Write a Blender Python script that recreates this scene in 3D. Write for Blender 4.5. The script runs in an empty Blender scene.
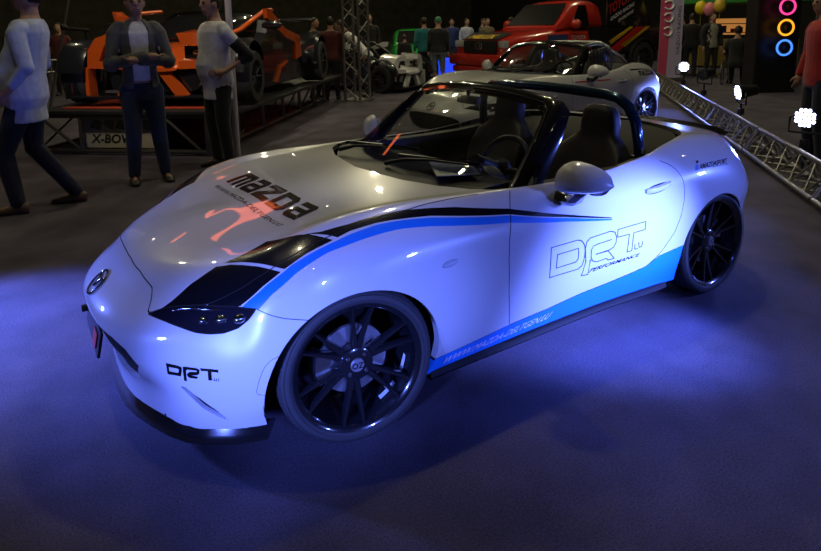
import bpy, bmesh, math, random
import numpy as np
from math import sin, cos, pi, radians as R
from mathutils import Vector, Matrix, Euler
from mathutils.bvhtree import BVHTree
random.seed(7)
SC = bpy.context.scene
COL = SC.collection
# ---------------------------------------------------------------- materials
def mat(name, col, rough=.5, metal=0., coat=0., emit=None, es=0., spec=.5, noise=None, bump=None, sheen=0.):
    m = bpy.data.materials.new(name); m.use_nodes = True
    nt = m.node_tree; b = nt.nodes['Principled BSDF']
    b.inputs['Base Color'].default_value = (*col, 1)
    b.inputs['Roughness'].default_value = rough
    b.inputs['Metallic'].default_value = metal
    b.inputs['Coat Weight'].default_value = coat
    b.inputs['Coat Roughness'].default_value = .03; b.inputs['Coat IOR'].default_value = 1.7
    b.inputs['Specular IOR Level'].default_value = spec
    b.inputs['Sheen Weight'].default_value = sheen
    if emit:
        b.inputs['Emission Color'].default_value = (*emit, 1); b.inputs['Emission Strength'].default_value = es
    if noise or bump:
        tc = nt.nodes.new('ShaderNodeTexCoord'); n = nt.nodes.new('ShaderNodeTexNoise')
        nt.links.new(tc.outputs['Object'], n.inputs['Vector']); n.inputs['Detail'].default_value = 6
        n.inputs['Scale'].default_value = (noise or bump)[0]
        if noise:
            r = nt.nodes.new('ShaderNodeValToRGB'); k = noise[1]
            r.color_ramp.elements[0].color = (*[c*(1-k) for c in col], 1); r.color_ramp.elements[1].color = (*[min(1, c*(1+k)) for c in col], 1)
            r.color_ramp.elements[0].position = .3; r.color_ramp.elements[1].position = .7
            nt.links.new(n.outputs['Fac'], r.inputs['Fac']); nt.links.new(r.outputs['Color'], b.inputs['Base Color'])
        if bump:
            bp = nt.nodes.new('ShaderNodeBump'); bp.inputs['Strength'].default_value = bump[1]; bp.inputs['Distance'].default_value = .004
            nt.links.new(n.outputs['Fac'], bp.inputs['Height']); nt.links.new(bp.outputs['Normal'], b.inputs['Normal'])
    return m
def glass(name, tint, ior=1.5):
    m = bpy.data.materials.new(name); m.use_nodes = True; nt = m.node_tree; nt.nodes.clear()
    o = nt.nodes.new('ShaderNodeOutputMaterial'); mx = nt.nodes.new('ShaderNodeMixShader'); t = nt.nodes.new('ShaderNodeBsdfTransparent')
    g = nt.nodes.new('ShaderNodeBsdfGlossy'); f = nt.nodes.new('ShaderNodeFresnel'); f.inputs['IOR'].default_value = ior
    t.inputs['Color'].default_value = (*tint, 1); g.inputs['Roughness'].default_value = .01
    nt.links.new(f.outputs['Fac'], mx.inputs['Fac']); nt.links.new(t.outputs[0], mx.inputs[1]); nt.links.new(g.outputs[0], mx.inputs[2])
    nt.links.new(mx.outputs[0], o.inputs['Surface']); return m
M = {}
def mk(k, *a, **kw): M[k] = mat(k, *a, **kw)
mk('white_paint', (.74, .75, .76), .3, coat=1.)
mk('black_vinyl', (.006, .006, .008), .22, coat=.6)
mk('soft_top', (.005, .005, .005), .85); mk('clear_lens', (.6, .62, .66), .15, coat=1.)
mk('blue_vinyl', (.015, .25, .85), .3, coat=.6)
mk('gloss_black', (.008, .008, .009), .12, coat=.8)
mk('satin_black', (.012, .012, .013), .38)
mk('black_plastic', (.018, .018, .02), .55)
mk('gap_dark', (.004, .004, .004), .9)
mk('interior', (.012, .012, .013), .6)
mk('leather', (.018, .017, .018), .5, bump=(90, .25))
mk('rubber', (.038, .038, .04), .7, bump=(60, .2))
mk('wheel_black', (.011, .011, .013), .2, coat=.9); mk('skirt_black', (.005, .005, .006), .55, spec=.15); mk('chrome_dark', (.30, .30, .32), .10, 1.)
mk('steel', (.55, .55, .57), .3, 1.)
mk('brake_silver', (.5, .5, .52), .4, .8)
mk('chrome', (.75, .75, .77), .08, 1.)
mk('blue_lit_tube', (.01, .045, .11), .18, .6, coat=1.)  # roll bar: blue tint of the lights is put into the base colour
mk('lens_dark', (.010, .010, .016), .06, coat=1.)
mk('lamp_bowl', (.6, .62, .66), .12, 1.)
mk('paper', (.5, .5, .4), .8, spec=.2)
mk('paper_print', (.25, .28, .2), .7)
mk('red', (.6, .02, .015), .4)
mk('white_letter', (.9, .92, .95), .5)
M['windscreen'] = glass('windscreen', (.80, .84, .82), 1.8)
# ---------------------------------------------------------------- mesh builder
class MB:
    def __init__(s): s.v = []; s.f = []; s.m = []; s.mats = []; s.mi = 0
    def use(s, m):
        if m not in s.mats: s.mats.append(m)
        s.mi = s.mats.index(m); return s
    def add(s, vs, fs):
        o = len(s.v); s.v += [tuple(map(float, p)) for p in vs]
        for f in fs: s.f.append(tuple(i+o for i in f)); s.m.append(s.mi)
        return s
    def box(s, c, d, rot=None, ch=0.):
        """box centred at c, full size d, optional Euler/Matrix rotation, chamfer ch"""
        h = Vector(d)/2; ch = min(ch, min(h)*.98)
        bm = bmesh.new(); bmesh.ops.create_cube(bm, size=1)
        for q in bm.verts: q.co = Vector((q.co.x*d[0], q.co.y*d[1], q.co.z*d[2]))
        if ch > 0: bmesh.ops.bevel(bm, geom=list(bm.edges), offset=ch, segments=2, affect='EDGES', profile=.6)
        return s.bm(bm, c, rot)
    def bm(s, bm, c=(0, 0, 0), rot=None):
        if rot is None: rm = Matrix.Identity(3)
        elif isinstance(rot, Matrix): rm = rot.to_3x3()
        else: rm = Euler(rot).to_matrix()
        bm.verts.index_update()
        s.add([rm @ q.co + Vector(c) for q in bm.verts], [[q.index for q in f.verts] for f in bm.faces]); bm.free(); return s
    def loft(s, rings, closed=True, caps=True):
        n = len(rings[0]); vs = [p for r in rings for p in r]; fs = []
        for i in range(len(rings)-1):
            for j in range(n if closed else n-1):
                k = (j+1) % n; fs.append((i*n+j, i*n+k, (i+1)*n+k, (i+1)*n+j))
        if caps and closed: fs += [tuple(range(n))[::-1], tuple((len(rings)-1)*n+j for j in range(n))]
        return s.add(vs, fs)
    def tube(s, pts, r, n=10, caps=True, closed=False):
        pts = [Vector(p) for p in pts]; rr = r if isinstance(r, (list, tuple)) else [r]*len(pts); rings = []
        up = None
        for i, p in enumerate(pts):
            a = pts[i-1] if i or closed else p; b = pts[(i+1) % len(pts)] if i < len(pts)-1 or closed else p
            t = (b-a).normalized()
            if up is None: up = Vector((0, 0, 1)) if abs(t.z) < .9 else Vector((1, 0, 0))
            x = up.cross(t).normalized(); up = t.cross(x).normalized()
            rings.append([p+x*(rr[i]*cos(2*pi*k/n))+up*(rr[i]*sin(2*pi*k/n)) for k in range(n)])
        if closed: rings.append(rings[0]); caps = False
        return s.loft(rings, True, caps)
    def lathe(s, prof, c=(0, 0, 0), axis='z', n=32, closed=False):
        """prof: (radius, height) pairs turned about the axis through c"""
        rings = []
        for k in range(n):
            a = 2*pi*k/n; r_ = []
            for (r, h) in prof:
                x, y = r*cos(a), r*sin(a)
                p = {'z': (x, y, h), 'y': (x, h, y), 'x': (h, x, y)}[axis]; r_.append(Vector(p)+Vector(c))
            rings.append(r_)
        m = len(prof); vs = [p for r in rings for p in r]; fs = []
        for i in range(n):
            j = (i+1) % n
            for q in range(m if closed else m-1):
                w = (q+1) % m; fs.append((i*m+q, i*m+w, j*m+w, j*m+q))
        return s.add(vs, fs)
    def ball(s, c, r, nu=16, nv=10, rot=None):
        r = r if isinstance(r, (list, tuple)) else (r, r, r); rm = Euler(rot).to_matrix() if rot else Matrix.Identity(3)
        vs = [Vector(c)+rm @ Vector((0, 0, -r[2]))]
        for i in range(1, nv):
            t = -pi/2+pi*i/nv
            for k in range(nu): vs.append(Vector(c)+rm @ Vector((r[0]*cos(t)*cos(2*pi*k/nu), r[1]*cos(t)*sin(2*pi*k/nu), r[2]*sin(t))))
        vs.append(Vector(c)+rm @ Vector((0, 0, r[2]))); fs = []
        for k in range(nu): fs.append((0, 1+(k+1) % nu, 1+k))
        for i in range(nv-2):
            for k in range(nu): a = 1+i*nu; fs.append((a+k, a+(k+1) % nu, a+nu+(k+1) % nu, a+nu+k))
        a = 1+(nv-2)*nu
        for k in range(nu): fs.append((a+k, a+(k+1) % nu, len(vs)-1))
        return s.add(vs, fs)
    def prism(s, poly, f0, f1):
        """poly: 2-D outline, f0/f1 map (u,v) to the two end faces"""
        n = len(poly); vs = [f0(*p) for p in poly]+[f1(*p) for p in poly]
        return s.add(vs, [tuple(range(n))[::-1], tuple(range(n, 2*n))]+[(i, (i+1) % n, n+(i+1) % n, n+i) for i in range(n)])
    def build(s, name, m=None, parent=None, smooth=None, fix=True):
        me = bpy.data.meshes.new(name); me.from_pydata(s.v, [], s.f)
        for q in ([M[m] if isinstance(m, str) else m] if m else []) or [M[k] if isinstance(k, str) else k for k in s.mats]: me.materials.append(q)
        if not m and s.mats: me.polygons.foreach_set('material_index', s.m)
        if fix:
            bm = bmesh.new(); bm.from_mesh(me); bmesh.ops.recalc_face_normals(bm, faces=bm.faces); bm.to_mesh(me); bm.free()
        if smooth is not None:
            me.polygons.foreach_set('use_smooth', [True]*len(me.polygons)); me.set_sharp_from_angle(angle=R(smooth))
        o = bpy.data.objects.new(name, me); COL.objects.link(o)
        if parent: o.parent = parent
        return o
def tag(o, label=None, cat=None, group=None, kind=None):
    for k, v in (('label', label), ('category', cat), ('group', group), ('kind', kind)):
        if v: o[k] = v
    return o
def empty(name, loc=(0, 0, 0), rz=0., label=None, cat=None, group=None):
    o = bpy.data.objects.new(name, None); o.empty_display_size = .1; COL.objects.link(o); o.location = loc; o.rotation_euler = (0, 0, rz)
    return tag(o, label, cat, group)
def copy_tree(o, parent=None):
    c = o.copy(); COL.objects.link(c)
    if parent: c.parent = parent
    for ch in list(o.children): copy_tree(ch, c)
    return c
def curve_mesh(splines):
    """filled flat mesh from closed outlines (holes allowed)"""
    cu = bpy.data.curves.new('c', 'CURVE'); cu.dimensions = '2D'; cu.fill_mode = 'BOTH'
    for pts in splines:
        sp = cu.splines.new('POLY'); sp.points.add(len(pts)-1); sp.use_cyclic_u = True
        for q, p in zip(sp.points, pts): q.co = (p[0], p[1], 0, 1)
    return _to_data(cu)
def text_mesh(txt, shear=0., bold=0.):
    cu = bpy.data.curves.new('t', 'FONT'); cu.body = txt; cu.size = 1; cu.shear = shear; cu.offset = bold; cu.resolution_u = 3
    return _to_data(cu)
def _to_data(cu):
    o = bpy.data.objects.new('tmp', cu); COL.objects.link(o); dg = bpy.context.evaluated_depsgraph_get(); dg.update()
    me = bpy.data.meshes.new_from_object(o.evaluated_get(dg)); bpy.data.objects.remove(o)
    bm = bmesh.new(); bm.from_mesh(me); bpy.data.meshes.remove(me)
    V = [(v.co.x, v.co.y) for v in bm.verts]; bm.verts.index_update(); F = [[v.index for v in f.verts] for f in bm.faces]; bm.free()
    return V, F
def fit01(VF):
    V, F = VF; x = [p[0] for p in V]; y = [p[1] for p in V]; x0, x1, y0, y1 = min(x), max(x), min(y), max(y)
    return [((p[0]-x0)/(x1-x0), (p[1]-y0)/(y1-y0)) for p in V], F
def flat_text(name, txt, o, ux, uy, w, h, m, parent=None, shear=0., bold=0.):
    """text on a flat face: origin o (lower left), unit directions ux, uy"""
    V, F = fit01(text_mesh(txt, shear, bold)); b = MB(); o = Vector(o); ux = Vector(ux); uy = Vector(uy)
    b.add([o+ux*(w*u)+uy*(h*v) for u, v in V], F); return b.build(name, m, parent, fix=False)
# letters of the square block logo, each in a unit box
GL = {
 'm': [[(0, 0), (0, 1), (.85, 1), (1, .85), (1, 0), (.76, 0), (.76, .72), (.62, .72), (.62, 0), (.38, 0), (.38, .72), (.24, .72), (.24, 0)]],
 'a': [[(.1, 1), (.85, 1), (1, .85), (1, 0), (.15, 0), (0, .15), (0, .48), (.13, .61), (.72, .61), (.72, .74), (.1, .74)], [(.28, .23), (.72, .23), (.72, .38), (.28, .38)]],
 'z': [[(0, 1), (1, 1), (1, .74), (.45, .26), (1, .26), (1, 0), (0, 0), (0, .26), (.55, .74), (0, .74)]],
 'd': [[(0, 1), (.8, 1), (1, .8), (1, .2), (.8, 0), (0, 0)], [(.28, .26), (.72, .26), (.72, .74), (.28, .74)]]}
def block_word(w, gap=.14):
    out = []; n = len(w); tot = n+gap*(n-1)
    for i, ch in enumerate(w):
        for pl in GL[ch]: out.append([((p[0]+i*(1+gap))/tot, p[1]) for p in pl])
    return curve_mesh(out)
# outlines measured on the bodywork: surface parameters (column, ring) and points in metres
UVC = {'U': [(2.273, 3.68), (2.326, 3.778), (2.616, 4.553), (2.872, 4.958), (3.096, 5.234), (3.277, 5.339), (3.934, 5.507), (4.681, 5.762), (5.6, 5.168), (5.836, 5.003), (6.315, 4.838), (6.952, 4.787), (7.693, 4.808), (8.444, 4.818), (9.015, 4.778), (9.473, 4.725), (10.311, 4.471), (11.179, 4.009), (11.961, 3.53)],
 'Lb': [(4.016, 3.75), (4.597, 4.103), (5.162, 4.306), (5.759, 4.416), (6.396, 4.483), (6.975, 4.587), (7.626, 4.601), (8.228, 4.57), (8.943, 4.55), (10.285, 4.314), (11.174, 3.928), (11.962, 3.498)],
 'Bu': [(4.071, 3.7), (4.264, 3.858), (4.73, 4.112), (5.398, 4.326), (6.37, 4.433), (7.004, 4.511), (7.61, 4.55), (8.201, 4.532), (8.929, 4.504), (10.28, 4.285), (11.251, 3.868), (11.962, 3.478)],
 'Bl': [(4.532, 3.504), (4.901, 3.81), (5.518, 4.085), (6.334, 4.257), (7.241, 4.305), (8.135, 4.321), (8.86, 4.285), (10.253, 4.086), (11.167, 3.788), (11.963, 3.439)],
 'X1a': [(3.096, 5.234), (3.505, 5.173), (4.39, 4.71), (5.208, 4.241)],
 'X1b': [(3.277, 5.339), (3.801, 5.141), (4.516, 4.731), (5.289, 4.278)],
 'X2a': [(5.491, 5.317), (6.19, 4.749), (6.591, 4.456)],
 'X2b': [(5.836, 5.003), (6.391, 4.698), (6.744, 4.468)],
 'sill': [(8.972, 0.574), (9.473, 0.619), (10.351, 0.798), (10.994, 0.866), (11.581, 1.061), (12.067, 1.132), (12.633, 1.273), (12.831, 1.328), (13.12, 1.561), (13.569, 1.559), (13.979, 1.547)],
 'lamp': [(2.099, 3.514), (2.349, 3.737), (2.666, 3.846), (3.054, 3.884), (3.774, 3.786), (4.507, 3.572), (4.322, 3.357), (4.062, 3.165), (3.77, 3.067), (3.494, 3.061), (3.221, 3.11), (2.876, 3.252), (2.539, 3.384)],
 'hood': [(0.523, 4.901), (1.161, 4.69), (1.745, 4.264), (1.928, 3.868), (2.099, 3.514), (2.349, 3.737), (2.666, 3.846), (3.054, 3.884), (3.231, 3.909), (3.703, 4.141), (4.345, 4.383), (5.086, 4.52), (6.269, 4.613), (6.996, 4.663), (7.771, 4.74), (8.578, 4.828), (9.264, 5.011), (9.719, 5.183)],
 'bseam': [(4.507, 3.572), (4.917, 3.326), (5.276, 3.139), (5.856, 2.904)],
 'marker': [(4.645, 1.361), (4.734, 1.727), (4.854, 2.056), (4.987, 2.207), (5.178, 2.284), (5.122, 1.889), (5.013, 1.413), (4.966, 1.241)],
 'door': [(10.443, 5.115), (10.325, 4.455), (10.23, 3.631), (10.22, 3.12), (10.256, 2.213), (10.351, 0.798), (10.994, 0.866), (11.581, 1.061), (12.067, 1.132), (12.633, 1.273), (12.831, 1.328), (13.186, 1.681), (13.59, 2.217), (13.77, 2.726), (13.855, 3.209), (13.862, 3.552), (13.85, 3.903), (13.777, 4.227), (13.607, 4.474), (13.343, 4.719)],
 'vane': [(2.749, 1.645), (3.018, 1.519), (3.334, 1.222), (3.63, 0.881), (3.977, 0.363), (3.617, 0.668), (3.361, 0.925), (3.146, 1.232), (2.906, 1.522)],
 'intake': [(1.549, 2.627), (1.886, 2.377), (2.111, 1.902), (1.744, 1.286)]}
PT = {'drt_line': [[(-0.9776, 0.8362, 0.4208), (-0.9787, 0.8423, 0.5665), (-1.1478, 0.843, 0.5669), (-1.1708, 0.8431, 0.5621), (-1.19, 0.843, 0.546), (-1.2025, 0.8428, 0.5232), (-1.2053, 0.8421, 0.4989), (-1.2019, 0.8402, 0.4588), (-1.1915, 0.8381, 0.4301), (-1.1658, 0.8368, 0.4176), (-0.9776, 0.8362, 0.4208)], [(-1.0167, 0.8389, 0.4585), (-1.0203, 0.8417, 0.5237), (-1.1577, 0.8424, 0.5242), (-1.1614, 0.8417, 0.4986), (-1.1597, 0.8403, 0.4685), (-1.1454, 0.8396, 0.4582), (-1.0167, 0.8389, 0.4585)], [(-1.2409, 0.8327, 0.3708), (-1.1956, 0.8326, 0.375), (-1.2158, 0.8393, 0.4417), (-1.2061, 0.8425, 0.5123), (-1.2148, 0.8433, 0.5461), (-1.238, 0.8437, 0.5595), (-1.3818, 0.8459, 0.5644), (-1.4118, 0.8463, 0.5537), (-1.4255, 0.8463, 0.528), (-1.4244, 0.8455, 0.4968), (-1.409, 0.8443, 0.4754), (-1.3804, 0.8435, 0.4689), (-1.2849, 0.8417, 0.4662), (-1.3711, 0.8431, 0.4653), (-1.4222, 0.8407, 0.414), (-1.3758, 0.84, 0.416), (-1.3614, 0.8407, 0.4278), (-1.2948, 0.8393, 0.4248), (-1.262, 0.8397, 0.438), (-1.2498, 0.841, 0.4616), (-1.2491, 0.8425, 0.4961), (-1.2618, 0.8432, 0.5125), (-1.299, 0.8438, 0.5182), (-1.39, 0.8454, 0.5199)], [(-1.2409, 0.8327, 0.3708), (-1.2476, 0.8402, 0.4483)], [(-1.4338, 0.8463, 0.5229), (-1.4337, 0.8469, 0.5625), (-1.6418, 0.853, 0.5662), (-1.6403, 0.8526, 0.5227), (-1.5534, 0.8496, 0.5223), (-1.5504, 0.8449, 0.4269), (-1.5148, 0.844, 0.4274), (-1.5212, 0.8486, 0.5216), (-1.4338, 0.8463, 0.5229)], [(-1.569, 0.8476, 0.4594), (-1.5736, 0.8457, 0.4292), (-1.5961, 0.8464, 0.4295)], [(-1.5996, 0.8486, 0.4604), (-1.6058, 0.847, 0.4334), (-1.6245, 0.8476, 0.4331), (-1.6305, 0.8496, 0.4613)]],
 'drt_b': [[(0.6443, 0.5806, 0.4139), (0.6099, 0.6178, 0.4101), (0.6016, 0.6271, 0.4059), (0.6019, 0.628, 0.3944), (0.606, 0.6235, 0.3716), (0.6414, 0.583, 0.3717)], [(0.6372, 0.589, 0.4006), (0.6369, 0.5893, 0.3845), (0.6118, 0.6174, 0.3834), (0.6098, 0.6191, 0.3972), (0.615, 0.6132, 0.3996)], [(0.5982, 0.6306, 0.408), (0.5937, 0.6351, 0.4102), (0.5615, 0.6682, 0.4098), (0.5532, 0.6769, 0.4053), (0.5544, 0.6774, 0.391), (0.5613, 0.6711, 0.3842), (0.5766, 0.6557, 0.3817), (0.5585, 0.6742, 0.3788), (0.5632, 0.6694, 0.3705), (0.5815, 0.6506, 0.3708), (0.5887, 0.643, 0.3764), (0.5881, 0.6433, 0.3854), (0.5811, 0.6502, 0.3934), (0.5615, 0.67, 0.3966), (0.5612, 0.6698, 0.4006), (0.587, 0.6434, 0.4009), (0.5907, 0.6401, 0.3951), (0.5903, 0.6406, 0.3576), (0.5976, 0.6322, 0.3559), (0.5993, 0.6308, 0.3934)], [(0.5517, 0.6776, 0.4111), (0.5016, 0.7229, 0.4107), (0.5018, 0.7242, 0.4005), (0.521, 0.7074, 0.4016), (0.5209, 0.709, 0.3701), (0.5314, 0.6997, 0.3696), (0.5307, 0.6985, 0.4025), (0.5492, 0.6813, 0.4017)]],
 'f_lub': [[(0.5183, 0.7112, 0.3689), (0.5022, 0.7248, 0.3681), (0.5017, 0.7255, 0.3793), (0.5177, 0.7119, 0.38)]],
 'f_mazda': [[(0.1241, -0.3899, 0.7874), (0.0961, 0.466, 0.8008), (-0.0367, 0.436, 0.8207), (-0.0072, -0.3849, 0.814)]],
 'f_sub': [[(0.1911, -0.3767, 0.771), (0.1594, 0.4549, 0.7845), (0.1388, 0.4591, 0.79), (0.1641, -0.3786, 0.7774)]],
 'f_perf': [[(-1.2435, 0.8337, 0.3785), (-1.6145, 0.8431, 0.383), (-1.6221, 0.8449, 0.4002), (-1.2568, 0.8362, 0.3982)]],
 'f_www': [[(-0.3963, 0.7861, 0.1454), (-1.0006, 0.7793, 0.1609), (-1.0067, 0.7863, 0.1835), (-0.4021, 0.7934, 0.1662)]],
 'f_rear': [[(-2.1034, 0.8405, 0.7679), (-2.4068, 0.8239, 0.7614), (-2.4253, 0.8099, 0.7841), (-2.1263, 0.8269, 0.7931)]],
 'f_rear2': [[(-2.2344, 0.8396, 0.7604), (-2.4134, 0.8266, 0.7533), (-2.418, 0.8235, 0.7592), (-2.2397, 0.8359, 0.7676)]],
 'i_blk': [[(-2.1018, 0.8223, 0.8007), (-2.1235, 0.8216, 0.8015), (-2.1311, 0.815, 0.8117), (-2.1114, 0.8156, 0.8111)]],
 'i_blue': [[(-2.0652, 0.8406, 0.7673), (-2.0964, 0.8408, 0.7673), (-2.1178, 0.8256, 0.7951), (-2.0926, 0.8262, 0.7942)]],
 'handle': [[(-1.629, 0.844, 0.7135), (-1.6866, 0.8354, 0.7464), (-1.7646, 0.8387, 0.7454), (-1.854, 0.8481, 0.7303), (-1.8154, 0.8528, 0.7029), (-1.7105, 0.8507, 0.693)]],
 'repeater': [[(-0.3609, 0.8491, 0.6227), (-0.4438, 0.8464, 0.632)]],
 'emblem': [[(0.7773, 0.0958, 0.5525)]],
 'turnsig': [[(0.4106, 0.7697, 0.4935), (0.3499, 0.8098, 0.4946)]]}
# ---------------------------------------------------------------- car body surface (half, y >= 0)
# rings run from the sill up to the spine, columns from the nose round the flank to the tail
import numpy as np
_X = {
0: [(.775,0,.14),(.76,.25,.14),(.70,.44,.14),(.585,.60,.14),(.455,.70,.14),(.345,.755,.15),(.18,.80,.17),(0,.81,.17),(-.18,.81,.17),(-.36,.79,.175),(-.64,.785,.18),(-1.0,.78,.185),(-1.4,.785,.19),(-1.74,.80,.19),(-1.98,.815,.19),(-2.28,.82,.19),(-2.58,.80,.20),(-2.79,.73,.21),(-2.93,.58,.21),(-3.02,.34,.21),(-3.05,0,.21)],
1: [(.785,0,.26),(.77,.25,.26),(.705,.45,.26),(.595,.62,.26),(.465,.735,.265),(.35,.80,.27),(.18,.842,.28),(0,.85,.28),(-.18,.845,.28),(-.36,.83,.27),(-.64,.818,.265),(-1.0,.81,.265),(-1.4,.815,.265),(-1.74,.835,.27),(-1.98,.852,.29),(-2.28,.86,.30),(-2.58,.838,.30),(-2.80,.765,.31),(-2.95,.60,.31),(-3.04,.36,.31),(-3.07,0,.31)],
2: [(.80,0,.39),(.785,.25,.39),(.715,.46,.39),(.60,.63,.395),(.47,.75,.40),(.35,.82,.41),(.18,.857,.42),(0,.867,.43),(-.18,.862,.43),(-.36,.85,.42),(-.64,.84,.40),(-1.0,.833,.39),(-1.4,.838,.39),(-1.74,.85,.41),(-1.98,.865,.44),(-2.28,.87,.45),(-2.60,.85,.45),(-2.83,.77,.45),(-2.98,.60,.45),(-3.07,.36,.45),(-3.10,0,.45)],
3: [(.79,0,.49),(.765,.24,.49),(.685,.44,.50),(.565,.61,.51),(.44,.73,.525),(.33,.805,.55),(.175,.85,.575),(0,.866,.59),(-.18,.862,.59),(-.37,.852,.575),(-.65,.845,.55),(-1.0,.842,.545),(-1.4,.846,.55),(-1.75,.857,.57),(-1.98,.868,.60),(-2.27,.870,.61),(-2.57,.845,.61),(-2.79,.765,.60),(-2.94,.60,.60),(-3.03,.36,.60),(-3.06,0,.60)],
4: [(.735,0,.60),(.71,.23,.60),(.63,.42,.605),(.515,.58,.61),(.40,.695,.63),(.295,.765,.665),(.16,.805,.705),(0,.82,.725),(-.18,.822,.735),(-.37,.825,.73),(-.65,.832,.72),(-1.0,.835,.705),(-1.4,.84,.705),(-1.75,.845,.725),(-1.98,.845,.755),(-2.24,.83,.78),(-2.50,.79,.785),(-2.69,.71,.775),(-2.82,.56,.77),(-2.91,.34,.77),(-2.94,0,.77)],
5: [(.665,0,.662),(.64,.21,.662),(.565,.38,.668),(.455,.52,.678),(.345,.605,.708),(.24,.65,.745),(.12,.672,.78),(-.03,.685,.805),(-.20,.695,.82),(-.38,.715,.83),(-.66,.75,.838),(-1.0,.775,.833),(-1.4,.78,.833),(-1.74,.77,.862),(-1.96,.745,.895),(-2.18,.71,.912),(-2.38,.67,.915),(-2.53,.60,.905),(-2.64,.48,.90),(-2.71,.30,.90),(-2.74,0,.905)],
6: [(.57,0,.70),(.545,.17,.70),(.48,.30,.705),(.39,.41,.72),(.30,.48,.742),(.20,.525,.768),(.085,.55,.795),(-.05,.57,.815),(-.22,.585,.828),(-.39,.60,.838),(-.66,.66,.852),(-1.0,.71,.84),(-1.4,.715,.84),(-1.72,.69,.87),(-1.92,.65,.90),(-2.10,.60,.922),(-2.26,.53,.925),(-2.38,.45,.918),(-2.47,.34,.914),(-2.53,.19,.914),(-2.55,0,.915)],
7: [(.44,0,.735),(.42,.10,.735),(.37,.17,.738),(.30,.24,.745),(.21,.28,.765),(.12,.31,.785),(.02,.33,.808),(-.10,.35,.825),(-.24,.36,.838),(-.40,.37,.85),(-.66,.42,.865),(-1.0,.45,.86),(-1.4,.45,.86),(-1.70,.43,.89),(-1.87,.40,.91),(-2.0,.36,.925),(-2.12,.31,.93),(-2.21,.25,.925),(-2.27,.18,.922),(-2.31,.09,.922),(-2.32,0,.922)],
8: [(.30,0,.766),(.28,0,.768),(.25,0,.773),(.20,0,.780),(.13,0,.795),(.05,0,.81),(-.04,0,.825),(-.14,0,.838),(-.26,0,.849),(-.41,0,.86),(-.66,0,.872),(-1.0,0,.87),(-1.4,0,.87),(-1.68,0,.90),(-1.82,0,.915),(-1.90,0,.925),(-1.98,0,.932),(-2.03,0,.93),(-2.07,0,.93),(-2.09,0,.93),(-2.10,0,.93)],
}
CP = np.array([_X[k] for k in range(9)], float)          # ring, column, xyz
# nose a little flatter in plan, crest of the wings higher, tail shaped
CP[3, 0:3, 0] += (.045, .05, .045); CP[4, 0:3, 0] -= (.0, -.005, .0); CP[4, 0:3, 2] -= .008; CP[3, 3, 0] += .02
CP[5, 0:3, 0] -= (.0, -.002, .0); CP[2, 0:3, 0] += (.012, .02, .02); CP[0:2, 0:3, 0] -= .03
CP[5, 3:10, 2] += (.005, .015, .025, .035, .038, .034, .022); CP[4, 3:10, 2] += (.0, .01, .015, .02, .02, .018, .01); CP[6, 4:10, 2] += (.005, .012, .016, .018, .014, .01)
CP[0, 6:16, 2] -= .035; CP[0, 6:16, 1] -= .004
for _k, (_dx, _f) in {16: (.05, .985), 17: (.07, .97), 18: (.07, .97), 19: (.07, .97), 20: (.07, 1)}.items():
    CP[0:3, _k, 0] += _dx; CP[0:3, _k, 1] *= _f; CP[3, _k, 0] += _dx*.5
CP[5, 15:] = [(-2.20, .715, .91), (-2.43, .685, .902), (-2.63, .615, .882), (-2.78, .49, .866), (-2.87, .30, .858), (-2.90, 0, .858)]
CP[4, 16:] = [(-2.52, .79, .785), (-2.715, .70, .765), (-2.86, .565, .75), (-2.97, .34, .745), (-3.0, 0, .745)]
CP[6, 15:] = [(-2.12, .61, .92), (-2.30, .55, .922), (-2.45, .47, .912), (-2.56, .35, .902), (-2.63, .19, .898), (-2.65, 0, .898)]
def _cr(p0, p1, p2, p3, t):
    return .5*((2*p1)+(-p0+p2)*t+(2*p0-5*p1+4*p2-p3)*t*t+(-p0+3*p1-3*p2+p3)*t**3)
def _up(A, n, lo, hi):
    """Catmull-Rom along axis 0 with given ghost rows"""
    E = np.concatenate([lo[None], A, hi[None]], 0); out = []
    for i in range(len(A)-1):
        for k in range(n): out.append(_cr(E[i], E[i+1], E[i+2], E[i+3], k/n))
    out.append(A[-1]); return np.array(out)
FLIP = np.array([1, -1, 1.])
def body_grid(nc=10, nr=8):
    A = CP.transpose(1, 0, 2)                             # column, ring
    A = _up(A, nc, A[1]*FLIP, A[-2]*FLIP)
    A[0, :, 1] = 0; A[-1, :, 1] = 0
    B = A.transpose(1, 0, 2)
    B = _up(B, nr, 2*B[0]-B[1], B[-2]*FLIP)
    return B                                              # (8*nr+1, 20*nc+1, 3);  v = ring, u = column
# ---------------------------------------------------------------- panel cutting
NCD, NRD = 16, 12
GRID = body_grid(NCD, NRD)
def _normals(G):
    E = np.concatenate([(G[:, 1]*FLIP)[:, None], G, (G[:, -2]*FLIP)[:, None]], 1); du = E[:, 2:]-E[:, :-2]
    E = np.concatenate([(2*G[0]-G[1])[None], G, (G[-2]*FLIP)[None]], 0); dv = E[2:]-E[:-2]
    n = np.cross(du, dv); n /= np.maximum(np.linalg.norm(n, axis=2, keepdims=True), 1e-9)
    c = np.array([-1.1, 0, .3]); s = ((G-c)*n).sum(2, keepdims=True); med = np.sign(np.median(s)); return n*med
GN = _normals(GRID)
GN[:, 0, 1] = 0; GN[:, -1, 1] = 0; GN[-1, :, 1] = 0
def surf(u, v):
    x = min(max(u*NCD, 0), GRID.shape[1]-1.001); y = min(max(v*NRD, 0), GRID.shape[0]-1.001); i, j = int(y), int(x); a, b = y-i, x-j
    return (GRID[i, j]*(1-b)+GRID[i, j+1]*b)*(1-a)+(GRID[i+1, j]*(1-b)+GRID[i+1, j+1]*b)*a
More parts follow.
